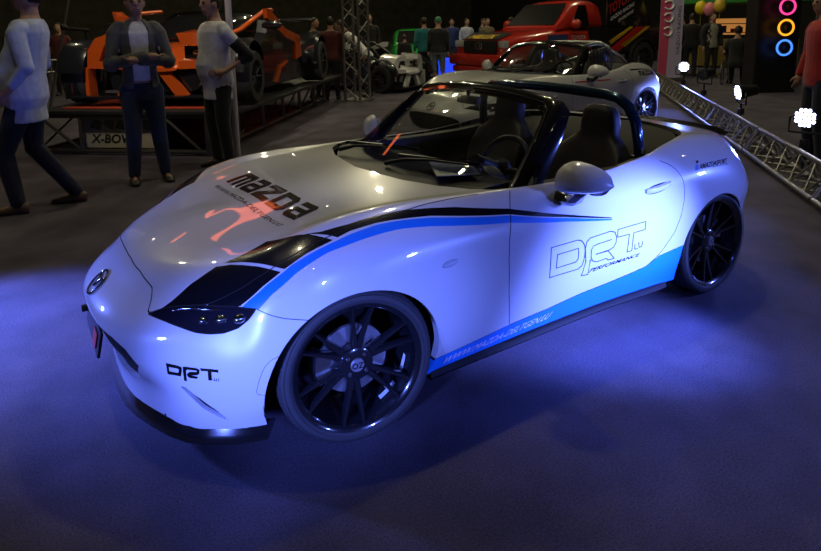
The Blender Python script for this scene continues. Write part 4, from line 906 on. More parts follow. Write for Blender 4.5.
    b = MB(); b.loft([rr(-1.25, .38, .66, .86, .6), rr(-1.7, .58, .66, 1.12, .6), rr(-2.3, .62, .66, 1.26, .6), rr(-3.0, .58, .66, 1.22, .6), rr(-3.9, .40, .66, .98, .6), rr(-4.5, .25, .66, .84, .6)]); b.build('canopy', 'glass_dark', root, 50)
    b = MB(); b.box((-4.75, 0, 1.12), (.32, 1.8, .03), (0, R(8), 0), .01); b.tube([(-4.6, .35, .70), (-4.75, .35, 1.12)], .02, 8); b.tube([(-4.6, -.35, .70), (-4.75, -.35, 1.12)], .02, 8); b.build('rear_wing', dark, root, 40)
    return root
open_racer(aw(.35, .85, .590), math.atan2(-AA.y, -AA.x), 'orange and black open race car raised on the dark truss platform', 1.0, 'orange_paint', 'dark_carbon', 'orange_paint', 1.26, .80)
open_racer((-7.2, -9.75, 0), R(116), 'white low race car with black intakes, beyond the lattice tower', .92, 'white_paint', 'white_shell' if 'white_shell' in M else 'dark_carbon', 'satin_black')
# ---------------------------------------------------------------- lattice tower and floor truss
mk('alu_pale', (.55, .5, .6), .5); mk('alu', (.30, .29, .28), .38, .9)
def lattice(b, P, Q, w, n, up, chord=.022, web=.011, tri=False):
    P, Q = Vector(P), Vector(Q); d = (Q-P).normalized(); up = Vector(up); sd = d.cross(up).normalized(); up = sd.cross(d).normalized()
    off = [sd*-w/2, sd*w/2, up*w*.87] if tri else [sd*-w/2-up*w/2, sd*w/2-up*w/2, sd*w/2+up*w/2, sd*-w/2+up*w/2]
    for o in off: b.tube([P+o, Q+o], chord, 8)
    m = len(off)
    for i in range(m):
        o0, o1 = off[i], off[(i+1) % m]
        for k in range(n):
            a, c = k/n, (k+1)/n; A, B = (o0, o1) if k % 2 == 0 else (o1, o0); b.tube([P.lerp(Q, a)+A, P.lerp(Q, c)+B], web, 6)
    for t in (0, 1): 
        for i in range(m): b.tube([P.lerp(Q, t)+off[i], P.lerp(Q, t)+off[(i+1) % m]], web, 6)
tw = empty('lattice_tower', (-5.15, -8.85, 0), .5, 'upright aluminium lattice tower standing beside the platform', 'truss')
b = MB(); lattice(b, (0, 0, .02), (0, 0, 4.2), .38, 15, (0, 1, 0), .03, .014); b.build('lattice', 'alu', tw, 50)
b = MB(); b.box((0, 0, .012), (.55, .55, .024), None, .005); b.build('base_plate', 'alu', tw)
TD = Vector((-.733, -.680, 0)).normalized(); T0 = Vector((-3.15, 1.9, 0)); T1 = T0+TD*12.6
ft = empty('floor_truss', T0, 0, 'long triangular aluminium truss laid along the edge of the floor', 'truss')
nt_ = 6; L_ = 12.6/nt_
for k in range(nt_):
    b = MB(); lattice(b, TD*(L_*k+.02)+Vector((0, 0, .055)), TD*(L_*(k+1)-.02)+Vector((0, 0, .055)), .30, 11, (0, 0, 1), .025, .010, True); b.build('truss_section', 'alu', ft, 50)
LEDW = mat('led_white', (.9, .9, 1), .4, emit=(.62, .72, 1), es=9)
SPOTS = []
def floodlight(d, label, on, side=0., yaw=None, h=.62):
    p = T0+TD*d+Vector((-TD.y, TD.x, 0))*side; root = empty('floodlight', (p.x, p.y, 0), 0, label, 'lamp')
    aim = (Vector((-1.4, .4, .5))-Vector((p.x, p.y, h))).normalized() if yaw is None else Vector((cos(yaw), sin(yaw), -.15)).normalized()
    rot = aim.to_track_quat('X', 'Z').to_matrix(); c = Vector((0, 0, h))
    b = MB(); b.bm_tmp = None; bx = MB(); rings = []
    for x, r in ((-.20, .05), (-.19, .07), (-.08, .08), (.0, .10), (.045, .105), (.05, .103)): rings.append([c+rot @ Vector((x, r*cos(t), r*sin(t))) for t in [2*pi*k/24 for k in range(24)]])
    bx.loft(rings); hd = bx.build('housing', 'satin_black', root, 40)
    b = MB()
    for i in range(-2, 3):
        for j in range(-2, 3):
            if i*i+j*j > 5: continue
            q = c+rot @ Vector((.052, i*.037+.0, j*.037)); b.v += []; o = len(b.v)
            b.ball(q, (.018, .018, .018), 8, 6)
    b.build('led_lens', LEDW if on else 'glass_dark', hd, 60)
    b = MB(); sd = rot @ Vector((0, 1, 0))
    b.tube([c+sd*.135, c+sd*.15-Vector((0, 0, .02)), c+sd*.15+Vector((0, 0, -.16)), c-sd*.15+Vector((0, 0, -.16)), c-sd*.15-Vector((0, 0, .02)), c-sd*.135], .012, 8); b.build('yoke', 'satin_black', root, 50)
    b = MB(); b.tube([c+Vector((0, 0, -.16)), Vector((0, 0, .34))], .016, 8); b.box((0, 0, .33), (.07, .07, .09), None, .01); b.tube([Vector((0, 0, .33)), Vector((0, 0, .02))], .014, 8); b.build('clamp', 'satin_black', root, 40)
    if on: SPOTS.append((Vector((p.x, p.y, h))+aim*.09, aim))
floodlight(3.25, 'lit floodlight nearest the frame edge, on the floor truss by the red sleeve', True, -.15, None, .60)
floodlight(5.6, 'lit floodlight turned sideways on the truss, in the middle of the row', True, -.15, R(-40), .60)
floodlight(7.95, 'unlit dark floodlight on the floor truss, between two lit ones', False, -.15, R(-10), .65)
floodlight(9.9, 'farthest lit floodlight on the truss, near the white second sports car', True, -.15, None, .65)
# ---------------------------------------------------------------- red pickup
mk('red_paint', (.50, .025, .015), .28, coat=1.); mk('yellow', (.70, .45, .01), .5); mk('red_decal', (.62, .02, .015), .45); mk('lamp_glass', (.45, .46, .48), .1, coat=1.)
def shell(b, secs, n=24, e=.45):
    rings = []
    for x, w0, w1, z0, z1 in secs:
        r = []
        for k in range(n):
            t = 2*pi*k/n; s_ = math.copysign(abs(sin(t))**e, sin(t)); c_ = math.copysign(abs(cos(t))**e, cos(t)); f = (s_+1)/2; r.append(Vector((x, c_*(w0*(1-f)+w1*f), z0+(z1-z0)*f)))
        rings.append(r)
    b.loft(rings); return b
pk = empty('pickup_truck', (-9.08, -9.43, 0), .036, 'red pickup truck with dark striped bed side, behind the second sports car', 'car')
pk.scale = (1.22, 1.22, 1.22)
b = MB(); shell(b, [(.02, .80, .78, .52, .98), (-.25, .88, .84, .45, 1.08), (-.9, .92, .86, .45, 1.14), (-1.5, .93, .86, .45, 1.20), (-2.85, .93, .88, .45, 1.20), (-2.9, .90, .85, .45, 1.18)]); b.build('body', 'red_paint', pk, 50)
b = MB(); shell(b, [(-2.91, .93, .92, .50, 1.22), (-5.2, .93, .92, .55, 1.22)], 24, .25); bed = b.build('bed', 'dark_carbon', pk, 40)
b = MB(); shell(b, [(-1.35, .84, .80, 1.12, 1.20), (-2.0, .84, .66, 1.12, 1.74), (-2.4, .84, .66, 1.12, 1.80), (-2.7, .84, .65, 1.12, 1.79), (-2.85, .84, .66, 1.12, 1.72)], 24, .4); cab = b.build('cab', 'red_paint', pk, 50)
b = MB(); b.add([(-1.43, -.70, 1.22), (-1.43, .70, 1.22), (-1.93, .60, 1.68), (-1.93, -.60, 1.68)], [(0, 1, 2, 3)]); b.v = [(x+.035, y, z+.03) for x, y, z in b.v]; b.build('windscreen', 'glass_dark', pk, fix=False)
for s in (1, -1):
    b = MB(); b.prism([(-1.75, 1.20), (-2.35, 1.20), (-2.35, 1.66), (-2.12, 1.66)], lambda u, v: (u, s*(.845-.26*(v-1.2)), v), lambda u, v: (u, s*(.865-.26*(v-1.2)), v)); b.build('side_window', 'glass_dark', pk)
    b = MB(); b.ball((-1.72, s*1.02, 1.26), (.08, .13, .10), 12, 8); b.build('mirror', 'red_paint', pk, 50)
    b = MB(); b.box((.0, s*.64, .88), (.12, .30, .15), (0, 0, s*R(-18)), .03); b.build('headlamp', 'lamp_glass', pk, 40)
    for x in (-.85, -4.2):
        b = MB(); b.loft([[Vector((x+.50*cos(t)*q, s*y, .42+.50*sin(t)*q)) for t in [R(-8)+R(196)*k/18 for k in range(19)]] for y, q in ((.85, .86), (.92, 1.0), (1.0, 1.0), (1.0, .88))], False, False); b.build('wheel_arch', 'black_plastic', pk, 40)
        simple_wheel(pk, x, s*.86, .41, .41, .27)
b = MB(); b.box((.06, 0, .82), (.06, 1.0, .26), None, .03); b.build('grille', 'satin_black', pk, 40)
b = MB(); b.box((.10, 0, .55), (.22, 1.72, .24), None, .07); b.box((.13, 0, .36), (.14, 1.5, .14), None, .05); b.build('bumper', 'red_paint', pk, 40)
b = MB(); b.tube([(.10, .11*cos(t), .84+.075*sin(t)) for t in [2*pi*k/24 for k in range(24)]], .012, 6, closed=True); b.tube([(.105, .045*cos(t), .85+.06*sin(t)) for t in [2*pi*k/20 for k in range(20)]], .009, 6, closed=True); b.build('badge', 'chrome', pk, 60)
b = MB(); b.add([(.045, -.55, .955), (.045, .55, .955), (-.30, .60, 1.085), (-.30, -.60, 1.085)], [(0, 1, 2, 3)]); b.v = [(x, y, z+.025) for x, y, z in b.v]; hp = b.build('bonnet_panel', 'satin_black', pk, fix=False)
flat_text('bonnet_lettering', 'HILUX', (.040, -.42, .992), (0, 1, 0), Vector((-.345, 0, .13)).normalized(), .80, .22, 'yellow', pk, .2, .03)
Ys = .958
b = MB()
for pl, m_ in (([(-2.95, .66), (-3.25, .62), (-4.25, 1.18), (-3.95, 1.18)], 'red_decal'), ([(-3.35, .78), (-3.48, .72), (-4.45, 1.18), (-4.32, 1.18)], 'yellow'), ([(-2.95, .86), (-3.0, .80), (-3.80, 1.17), (-3.70, 1.18)], 'yellow')):
    b.use(m_).prism(pl, lambda u, v: (u, .93, v), lambda u, v: (u, Ys, v))
b.build('bed_graphic', None, bed)
b = MB(); b.prism([(-2.45, .62), (-2.90, .62), (-2.90, 1.18), (-2.2, 1.18)], lambda u, v: (u, .90, v), lambda u, v: (u, .945, v)); dp = b.build('door_graphic', 'satin_black', pk)
b = MB(); b.prism([(-2.9, 1.20), (-4.6, 1.20), (-4.5, 1.30), (-4.05, 1.98), (-2.9, 2.06)], lambda u, v: (u, .86, v), lambda u, v: (u, .90, v)); b.prism([(-2.9, 1.20), (-4.6, 1.20), (-4.5, 1.30), (-4.05, 1.98), (-2.9, 2.06)], lambda u, v: (u, -.86, v), lambda u, v: (u, -.90, v)); b.box((-3.48, 0, 2.0), (1.1, 1.76, .04)); fair = b.build('bed_fairing', 'dark_carbon', pk, 30)
flat_text('fairing_lettering', 'TOYOTA', (-2.95, .904, 1.44), Vector((-.92, 0, .38)).normalized(), Vector((.12, 0, .99)), .98, .22, 'red_decal', fair, .15, .03)
flat_text('fairing_lettering', 'GAZOO RACING', (-3.02, .904, 1.31), Vector((-.92, 0, .38)).normalized(), Vector((.12, 0, .99)), .92, .085, 'white_letter', fair, .2, .02)
flat_text('fairing_lettering', 'OVERDRIVE', (-3.30, .904, 1.28), Vector((-.92, 0, .38)).normalized(), Vector((.12, 0, .99)), .60, .07, 'white_letter', fair, .2, .02)
b = MB(); b.use('cloth_blue').box((-1.25, .952, .98), (.62, .012, .14)); b.use('red_decal').box((-1.9, .952, .98), (.62, .012, .14)); pn = b.build('side_board', None, pk)
flat_text('board_lettering', 'TOYOTA', (-1.66, .960, .94), (-1, 0, 0), (0, 0, 1), .46, .08, 'white_letter', pn)
# ---------------------------------------------------------------- green hatchback
mk('green_paint', (.02, .36, .05), .3, coat=1.)
gc = empty('hatchback_car', (-9.95, -13.6, 0), R(62), 'bright green hatchback far behind the lattice tower', 'car')
b = MB(); shell(b, [(.0, .70, .66, .30, .62), (-.2, .82, .76, .22, .78), (-1.0, .86, .80, .2, .94), (-1.3, .87, .82, .2, .96), (-3.3, .87, .80, .2, 1.0), (-3.7, .80, .72, .25, .92), (-3.8, .70, .62, .35, .8)]); b.build('body', 'green_paint', gc, 50)
b = MB(); shell(b, [(-1.0, .80, .76, .88, .94), (-1.7, .80, .60, .88, 1.40), (-2.4, .80, .60, .88, 1.46), (-3.2, .80, .58, .88, 1.38), (-3.65, .74, .66, .86, .96)]); b.build('cabin', 'green_paint', gc, 50)
b = MB(); b.add([(-1.03, -.66, .97), (-1.03, .66, .97), (-1.62, .54, 1.34), (-1.62, -.54, 1.34)], [(0, 1, 2, 3)]); b.v = [(x+.05, y, z+.05) for x, y, z in b.v]; b.build('windscreen', 'glass_dark', gc, fix=False)
for s in (1, -1):
    b = MB(); b.box((.0-.06, s*.55, .62), (.12, .28, .14), (0, 0, s*R(-20)), .04); b.build('headlamp', 'lamp_glass', gc, 40)
    for x in (-.8, -3.1): simple_wheel(gc, x, s*.80, .30, .30, .2)
b = MB(); b.box((.01, 0, .38), (.04, 1.0, .16), None, .02); b.build('grille', 'satin_black', gc)
# ---------------------------------------------------------------- left: barrier, leaning pole
bar = empty('crowd_barrier', (.15, -13.9, 0), R(10), 'low tubular steel barrier in front of the onlookers at left', 'barrier')
b = MB()
for z in (.62, .9): b.tube([(-.9, 0, z), (1.2, 0, z)], .03, 8)
b.build('rail', 'alu', bar)
for x in (-.9, .15, 1.2):
    b = MB(); b.tube([(x, 0, 0), (x, 0, .92)], .03, 8); b.build('post', 'alu', bar)
po = empty('leaning_pole', (.55, -10.4, 0), 0, 'slanting pale metal pole with a clamp beside the orange race car', 'pole')
b = MB(); b.tube([(.0, 0, 0), (-.62, .15, 2.6)], .028, 10); b.build('pole', 'alu', po, 60)
b = MB(); b.tube([(-.39, .1, 1.62), (-.60, .1, 1.60), (-.80, .1, 1.58)], .035, 8); b.ball((-.39, .1, 1.64), .06, 10, 8); b.tube([(-.74, .1, 1.60), (-.76, .1, 1.2)], .02, 8); b.build('clamp', 'satin_black', po, 50)
# ---------------------------------------------------------------- banner, stall, shelf rack, ring lights, right side
rb = empty('banner_stand', (-13.55, -7.12, 0), R(58)+R(0), 'white and pink roll-up banner standing behind the pickup', 'banner')
mk('banner_white', (.62, .56, .85), .6); mk('banner_pink', (.75, .10, .22), .6)
b = MB(); b.box((0, 0, 1.12), (.012, .60, 2.05)); b.build('panel', 'banner_white', rb)
b = MB(); b.box((0, 0, .05), (.16, .78, .09), None, .02); b.build('base', 'alu', rb)
b = MB(); b.add([(.0075, -.30, .12), (.0075, -.08, .12), (.0075, -.02, 2.13), (.0075, -.30, 2.13)], [(0, 1, 2, 3)]); b.build('banner_graphic', 'banner_pink', rb, fix=False)
for z, w in ((1.98, .30), (1.66, .30), (1.30, .26)):
    b = MB(); b.tube([(.012, -.09+w*.42*cos(t), z+.11*sin(t)) for t in [R(-150)+R(300)*k/20 for k in range(21)]], .030, 6); b.build('banner_letter', 'white_letter', rb, 60)
flat_text('banner_lettering', 'GAZOO RACING', (.010, .24, .70), (0, 0, 1), (0, -1, 0), 1.25, .085, 'satin_black', rb)
mk('counter_yellow', (.20, .14, .02), .6); mk('canopy_green', (.03, .22, .03), .7); mk('stall_wood', (.25, .14, .06), .6)
st = empty('sales_stall', (-19.3, -8.5, 0), R(25), 'market stall with green canopy and lit orange shelves', 'stall')
b = MB(); b.box((0, 0, .5), (.7, 3.4, .9), None, .03); b.build('counter', 'counter_yellow', st)
b = MB(); b.box((0, 0, 2.25), (1.8, 4.4, .30), None, .05); b.build('canopy', 'canopy_green', st)
for y in (-2.1, 2.1):
    for x in (-.8, .8): b = MB(); b.tube([(x, y, 0), (x, y, 2.2)], .04, 8); b.build('post', 'alu_dark', st)
LITO = mat('lit_shelf', (.8, .35, .1), .5, emit=(1, .42, .10), es=.35)
b = MB(); b.box((-.8, 0, 1.35), (.04, 1.6, .55)); sp_ = b.build('backlit_panel', LITO, st)
for z in (1.15, 1.45):
    b = MB(); b.box((-.62, 0, z), (.3, 2.3, .03)); b.build('shelf', 'stall_wood', st)
for k in range(9):
    b = MB(); hgt = .12+.05*(k % 3); b.box((0, 0, hgt/2), (.1, .10, hgt), None, .015); b.v = [tuple(v) for v in b.v]; o = b.build('goods_box', ['cloth_red', 'paper', 'cloth_blue'][k % 3], None); o.location = Vector((-19.3, -8.5, 0))+Matrix.Rotation(R(25), 3, 'Z') @ Vector((-.60, -1.0+.25*k, 1.167)); tag(o, 'small goods box on the lit stall shelf', 'box', 'goods on the stall shelf')
bal = [(-16.4, -8.1, 1.60, 'balloon_yellow', (.75, .6, .02), 'yellow balloon at the left end of the stall'), (-16.3, -7.75, 1.54, 'balloon_pink', (.7, .22, .3), 'pink balloon between two yellow balloons'), (-16.2, -7.4, 1.64, 'balloon_gold', (.7, .5, .05), 'golden yellow balloon right of the pink balloon')]
for x, y, z, mn, c_, lb in bal:
    mk(mn, c_, .35); b = MB(); b.ball((0, 0, z+.35), (.17, .17, .21), 16, 12); b.tube([(0, 0, z+.15), (0, 0, 0)], .006, 6); b.lathe([(0, 0), (.10, 0), (.10, .03), (0, .03)], (0, 0, 0), 'z', 16); o = b.build('balloon', mn, None, 60); o.location = (x, y, 0); tag(o, lb, 'balloon')
rk = empty('display_rack', (-14.9, -5.05, 0), R(20), 'tall wire rack full of small packets, left of the ring lights', 'rack')
b = MB(); b.tube([(0, 0, 0), (0, 0, 2.3)], .04, 8); b.lathe([(0, 0), (.35, 0), (.35, .05), (0, .05)], (0, 0, 0), 'z', 20); b.build('pole', 'alu_dark', rk, 50)
for k in range(9):
    b = MB(); z = .3+.23*k
    for r in (.34,): b.tube([(r*cos(t), r*sin(t), z) for t in [2*pi*q/20 for q in range(20)]], .012, 6, closed=True)
    for q in range(4): b.tube([(0, 0, z), (.34*cos(q*pi/2), .34*sin(q*pi/2), z)], .01, 6)
    b.build('tier', 'alu_dark', rk)
    b = MB()
    for q in range(10): b.use(['cloth_blue', 'paper', 'cloth_red', 'teal'][(q*3+k) % 4]).box((.35*cos(2*pi*q/10+k), .35*sin(2*pi*q/10+k), z-.09), (.03, .14, .15), (0, 0, 2*pi*q/10+k), .004)
    o = b.build('packets', None, rk); o['kind'] = 'stuff'
def ring_light(px, z, r, col, label, x, y):
    m_ = mat('neon', (.02, .02, .02), .4, emit=col, es=1.5); root = empty('ring_light', (x, y, z), 0, label, 'ring light'); d = Vector((.55, .83, 0)); sd = Vector((-.83, .55, 0))
    b = MB(); b.tube([sd*(r*cos(t))+Vector((0, 0, r*sin(t)))+d*.02 for t in [2*pi*k/32 for k in range(32)]], .022, 8, closed=True); b.build('glow_tube', m_, root, 60)
    b = MB(); b.tube([sd*(r*.82*cos(t))+Vector((0, 0, r*.82*sin(t))) for t in [2*pi*k/32 for k in range(32)]], .02, 8, closed=True)
    b.lathe([(0, 0), (r*.3, 0), (r*.3, .02), (0, .02)], (0, 0, 0), 'y', 16)
    b.build('speaker_rim', 'satin_black', root, 60)
sx, sy = -12.95, -4.28
for z, col, lb in ((1.83, (1, .05, .28), 'top ring light, glowing pink'), (1.40, (1, .38, .02), 'middle ring light, glowing orange, between pink and blue rings'), (.98, (.06, .25, 1), 'lowest ring light, glowing blue')):
    ring_light(0, z, .155, col, lb, sx+.25, sy+.40)
tw2 = empty('speaker_tower', (sx, sy, 0), R(56), 'black loudspeaker tower holding the coloured ring lights', 'speaker')
b = MB(); b.box((0, 0, 1.1), (.5, .9, 2.2), None, .03); b.build('cabinet', 'satin_black', tw2)
cb = MB(); cb.lathe([(0, 0), (.20, 0), (.20, .42), (.16, .46), (0, .46)], (0, 0, 0), 'z', 24); o = cb.build('stool', mat('blue_lit', (.02, .06, .7), .4, emit=(.02, .06, 1), es=.9), None, 40); o.location = (-10.3, -12.6, 0); o.scale = (1.3, 1.3, 1.2); tag(o, 'glowing blue drum stool left of the red pickup', 'stool')
# wheelchair
wc = empty('wheelchair', (-13.75, -5.45, 0), R(205), 'dark wheelchair seen from behind, beyond the floor truss', 'wheelchair')
for s in (1, -1):
    b = MB(); b.tube([(.30*cos(t), s*.29, .31+.30*sin(t)) for t in [2*pi*k/28 for k in range(28)]], .02, 8, closed=True)
    for k in range(8): b.tube([(0, s*.29, .31), (.30*cos(2*pi*k/8), s*.29, .31+.30*sin(2*pi*k/8))], .005, 6)
    b.build('wheel', 'alu_dark', wc, 50)
    b = MB(); b.tube([(-.08, s*.23, .92), (-.02, s*.23, .50), (.40, s*.22, .48), (.48, s*.2, .12)], .014, 8); b.build('side_frame', 'alu', wc, 50)
    b = MB(); b.lathe([(.03, -.02), (.075, -.02), (.075, .02), (.03, .02)], (.42, s*.2, .075), 'y', 16, True); b.build('castor', 'rubber', wc, 40)
b = MB(); b.box((.18, 0, .49), (.42, .44, .04), None, .015); b.build('seat', 'cloth_black', wc); b = MB(); b.box((-.05, 0, .72), (.03, .44, .40), None, .012); b.build('backrest', 'cloth_black', wc)
# ---------------------------------------------------------------- the people
face_cam = lambda x, y, off=0.: math.atan2(2.71-y, .98-x)+R(off)
person('man in grey cardigan over white T-shirt, arms crossed, in jeans', (-.08, -3.99, 0), face_cam(0, -4, 6), 1.96, {1: ((.06, .235, 1.12), (.215, -.02, 1.14), (.2, -1, .05)), -1: ((.06, -.235, 1.11), (.225, .03, 1.175), (-.1, 1, -.1))}, {1: ((.03, .11, .49), (-.01, .15, .085)), -1: ((.02, -.10, .49), (-.02, -.12, .085))}, top='cloth_white', sleeve=.5, jacket='cloth_grey', legwear='jeans', near=True, hem=.90, shoe='shoe_dark', wide=.84)
person('stout man in pale blue shirt and dark trousers at the left edge', (.93, -3.55, 0), R(-20), 2.0, {1: ((-.10, .30, 1.12), (.02, .30, .95), (.6, -.3, -.6)), -1: ((-.02, -.30, 1.12), (.10, -.30, .90), (.3, 0, -1))}, {1: ((.16, .11, .47), (.10, .12, .085)), -1: ((.02, -.10, .47), (-.24, -.12, .085))}, top='cloth_pale_blue', sleeve=1.7, legwear='navy', near=True, belly=.16, wide=1.15, shoe='shoe_brown', hem=.70, lean=-.12)
person('man in white T-shirt with black sleeve, hand on hip, black trousers', (-.92, -4.24, 0), R(14), 1.96, {1: ((-.20, .27, 1.13), (.03, .21, .985), (1, -.45, -.1)), -1: ((.0, -.25, 1.14), (-.02, -.25, .90), (.1, 0, -1))}, top='cloth_white', sleeve=.55, hem=.70, legwear='cloth_black', near=True, belly=.07, wide=1.06, armband='cloth_black')
person('person in red sweater and black trousers at the right edge', (-6.36, -.43, 0), face_cam(-6.4, -.4, -60), 1.85, {1: ((-.02, .27, 1.13), (.06, .27, .90), (.15, 0, -1)), -1: ((-.02, -.27, 1.13), (.06, -.27, .90), (.15, 0, -1))}, top='cloth_red', sleeve=1.95, legwear='navy', near=True)
far = [
 ('onlooker in black at the far left of the crowd behind the barrier', (.78, -14.6), 170, dict(top='cloth_black', sleeve=1.9, legwear='cloth_black')),
 ('second onlooker in dark jacket from the left, behind the barrier', (.42, -14.9), 200, dict(top='navy', sleeve=1.9, legwear='cloth_black')),
 ('onlooker in maroon top with hands low, beside the leaning pole', (.02, -14.5), 70, dict(top='cloth_maroon', sleeve=.5, legwear='cloth_black')),
 ('person in dark jacket left of the red plaid shirt', (-4.64, -9.85), 120, dict(top='navy', sleeve=1.9, legwear='cloth_black')),
 ('person in dark red plaid shirt seen from behind', (-4.78, -9.30), -120, dict(top='plaid_red', sleeve=1.9, legwear='cloth_black', wide=1.1)),
 ('person in white jacket bending forward behind the lattice tower', (-5.70, -9.38), -33, dict(top='cloth_white', sleeve=1.9, legwear='jeans', lean=.8, h=1.85)),
 ('person in black with arms hanging, just right of the tower', (-7.75, -12.9), 60, dict(h=1.9, top='cloth_black', sleeve=1.9, legwear='cloth_black')),
 ('person in teal jacket half hidden by the person with backpack', (-8.40, -11.05), -110, dict(top='teal', sleeve=1.9, legwear='navy')),
 ('person in black hooded jacket, green cap and pale shorts', (-8.30, -10.25), -125, dict(top='cloth_black', sleeve=1.9, legwear='denim_pale', leg_to=.62, cap='cloth_green', wide=1.1)),
 ('child in black standing before the green car', (-8.5, -12.2), -120, dict(h=1.3, top='cloth_black', sleeve=1.9, legwear='cloth_black', hair='hair_brown')),
 ('person in blue jacket left of two blue jackets, far centre', (-12.0, -14.6), 60, dict(top='cloth_blue', sleeve=1.9)),
 ('person in pale blue top, right of the blue jacket, far centre', (-12.35, -14.2), 80, dict(top='cloth_pale_blue', sleeve=1.9)),
 ('person in orange-brown top close behind the pickup bonnet', (-12.6, -13.4), 70, dict(top='khaki', sleeve=1.9)),
 ('person in black left of the pickup windscreen', (-12.3, -11.9), 150, dict(top='cloth_black', sleeve=1.9, legwear='cloth_black')),
 ('person with dark jacket near the pickup front corner', (-13.4, -14.6), 110, dict(top='navy', sleeve=1.9)),
 ('person in dark top with back turned, left of the lit stall', (-15.3, -7.65), -150, dict(top='cloth_black', sleeve=1.9, legwear='navy', wide=1.1)),
 ('person in dark maroon standing next to the banner', (-15.6, -8.15), -40, dict(top='cloth_maroon', sleeve=1.9, legwear='cloth_black')),
 ('person in black jacket over pale top, right of the turned back', (-15.4, -7.1), 60, dict(top='paperish', sleeve=1.9, legwear='cloth_black', jacket='cloth_black')),
]
mk('paperish', (.35, .33, .30), .8)
for lb, (x, y), rz, kw in far: person(lb, (x, y, 0), R(rz), **{**dict(h=1.76), **kw})
person('person in dark top seated in the wheelchair', (-13.63, -5.39, -.33), R(205), 1.75, {s: ((.02, s*.27, 1.13), (.24, s*.24, 1.02), (1, 0, 0)) for s in (1, -1)}, {s: ((.44, s*.12, .86), (.50, s*.12, .42)) for s in (1, -1)}, top='cloth_black', sleeve=.6, legwear='navy')

lf = MB(); q_ = Matrix.Rotation(R(62), 3, 'Z'); lf.box((-.79, .36, .872), (.30, .21, .004), q_, .001); lo_ = lf.build('leaflet', 'paper'); tag(lo_, 'printed pale leaflet lying on the dashboard of the striped car', 'leaflet')
lf = MB(); lf.box(Vector((-.79, .36, .8745))+q_ @ Vector((.05, 0, 0)), (.13, .17, .001), q_); lf.build('leaflet_picture', 'paper_print', lo_)

pp = empty('pale_pole', (-1.15, -4.42, 0), 0, 'pale upright pole right behind the man with the black sleeve', 'pole')
b = MB(); b.tube([(0, 0, .02), (0, 0, 3.0)], .038, 12); b.build('pole', 'alu_pale', pp, 60); b = MB(); b.lathe([(0, 0), (.14, 0), (.14, .02), (.05, .03), (0, .03)], (0, 0, 0), 'z', 20); b.build('foot', 'alu_dark', pp, 40)
# orange lit sign boxes hung over the race car; the photo shows them mirrored in the bonnet
NEO = mat('neon_orange', (.3, .05, .01), .4, emit=(1, .17, .05), es=3.2)
ns = empty('lit_sign', (-.7, -6.4, 4.0), 0, 'orange lit sign boxes hanging above the orange race car', 'sign')
for p, d_ in (((0, 0, .3), (1.0, .10, .22)), ((1.25, .2, .26), (.5, .10, .14))):
    b = MB(); b.box(p, d_, (0, 0, R(-6)), .03); b.build('lightbox', NEO, ns)
b = MB()
for x, y, z in ((-.35, .04, .40), (.35, -.04, .40), (1.1, .21, .33), (1.4, .18, .33)): b.tube([(x, y, z), (x, y, 5.0)], .012, 6)
b.build('hanger', 'alu_dark', ns)
# ---------------------------------------------------------------- light
w = bpy.data.worlds.new('world'); SC.world = w; w.use_nodes = True; w.node_tree.nodes['Background'].inputs[0].default_value = (.03, .03, .035, 1); w.node_tree.nodes['Background'].inputs[1].default_value = .3
def light(name, kind, loc, aim, col, e, size=.2, spot=None, blend=.5):
    l = bpy.data.lights.new(name, kind); l.color = col; l.energy = e; o = bpy.data.objects.new(name, l); COL.objects.link(o); o.location = loc
    o.rotation_euler = (Vector(aim)-Vector(loc)).to_track_quat('-Z', 'Y').to_euler()
    if kind == 'SPOT': l.spot_size = R(spot); l.spot_blend = blend; l.shadow_soft_size = size
    elif kind == 'AREA': l.size = size
    else: l.shadow_soft_size = size
    return o
BLUE = (.12, .185, 1.0)
for (p, aim), e in zip([SPOTS[0], SPOTS[1], (SPOTS[2][0], (Vector((-5.6, -2.6, .6))-SPOTS[2][0]).normalized())], (260, 700, 420)): light('floodlight_beam', 'SPOT', p, p+aim, (.17, .24, 1.0), e, .1, 46, .9)
# floodlights of the same rig standing outside the frame, right of and behind the camera
light('rig_beam', 'SPOT', (-2.4, 2.9, 1.3), (-1.50, .88, .30), BLUE, 2500, .08, 32, 1.)
light('rig_beam', 'SPOT', (-2.6, 4.4, 1.0), (-1.1, .86, .42), BLUE, 330, .10, 46, 1.)
light('rig_beam', 'SPOT', (.1, 4.6, 1.5), (-.02, .88, .50), BLUE, 620, .10, 20, 1.)
light('rig_beam', 'SPOT', (2.9, 2.5, 1.0), (.36, .80, .38), BLUE, 1150, .08, 20, 1.)
light('rig_beam', 'SPOT', (2.9, -2.6, 1.25), (1.05, -.95, .0), BLUE, 2500, .10, 40, 1.)
light('rig_beam', 'SPOT', (3.6, .9, 1.0), (.80, .1, .34), BLUE, 230, .10, 28, 1.)
light('rig_beam', 'SPOT', (-5.0, 2.6, 1.2), (-2.3, .85, .42), BLUE, 420, .10, 34, 1.)
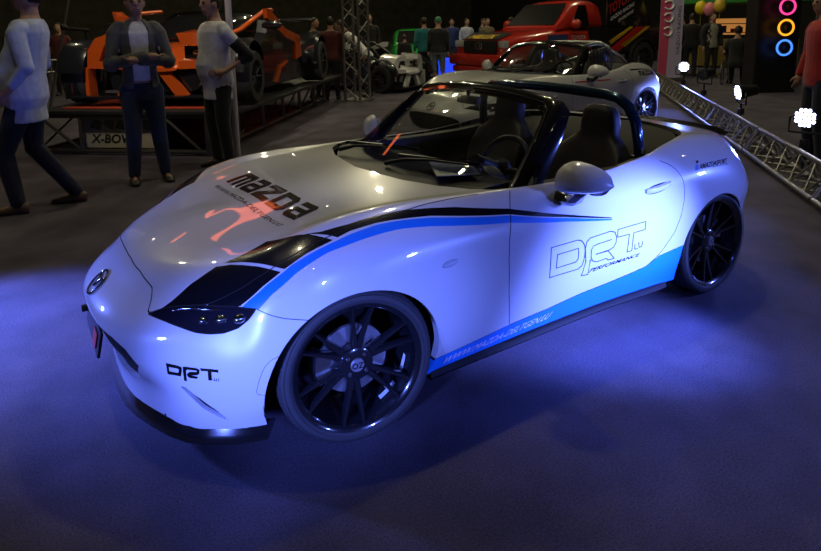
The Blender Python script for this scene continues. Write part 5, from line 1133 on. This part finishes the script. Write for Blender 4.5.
# hall lamps high under the roof
LAMP = mat('hall_lamp_glow', (.9, .85, .7), .5, emit=(1, .90, .70), es=40)
hall = []
for i, x in enumerate((-16, -10, -4, 2)):
    for j, y in enumerate((-26, -18, -10, -2, 6)):
        h = empty('hall_lamp', (x, y, 8.6), 0, 'round high-bay lamp under the hall ceiling', 'lamp', 'high-bay lamps under the ceiling'); b = MB(); b.lathe([(.0, .30), (.06, .30), (.08, .12), (.26, -.08), (.25, -.08), (0, .08)], (0, 0, 0), 'z', 24); b.build('shade', 'alu_dark', h, 40); b = MB(); b.lathe([(0, -.03), (.085, -.03), (.085, -.04), (0, -.04)], (0, 0, 0), 'z', 20); b.build('bulb', LAMP, h); b = MB(); b.tube([(0, 0, .3), (0, 0, .4)], .02, 8); b.build('stem', 'alu_dark', h)
for x, y, e in ((-10, -18, 420), (-4, -10, 180), (-16, -10, 420), (-9, -6, 300), (-7, -13, 300), (-4, -2, 250), (2, -2, 200), (2, -10, 110)): light('hall_light', 'POINT', (x, y, 8.4), (x, y, 0), (1, .90, .56), e, .12)
light('racer_fill_spot', 'SPOT', (2.0, -2.0, 7.5), (-1.2, -6.6, 1.2), (1, .88, .70), 900, .15, 30, .6)  # added spot without a lamp body, put in to brighten the orange race car
# ---------------------------------------------------------------- camera
def camera(f, C, yaw, pit, rol):
    d = Vector((cos(pit)*cos(yaw), cos(pit)*sin(yaw), sin(pit))); r = d.cross(Vector((0, 0, 1))).normalized(); u = r.cross(d)
    r, u = cos(rol)*r+sin(rol)*u, -sin(rol)*r+cos(rol)*u
    cd = bpy.data.cameras.new('camera'); o = bpy.data.objects.new('camera', cd); COL.objects.link(o)
    cd.sensor_width = 36; cd.lens = f/821*36; cd.clip_end = 200; cd.clip_start = .05
    m = Matrix((r, u, -d)).transposed().to_4x4(); m.translation = Vector(C); o.matrix_world = m; SC.camera = o
camera(608.55, (.98303, 2.71400, 1.57300), -2.14016, -.16518, -.01628)
SC.camera.data.shift_x = 2.8/821; SC.camera.data.shift_y = -148.77/821
SC.view_settings.view_transform = 'Standard'; SC.view_settings.look = 'None'; SC.view_settings.gamma = 1; SC.view_settings.use_curve_mapping = False
SC.cycles.use_denoising = True
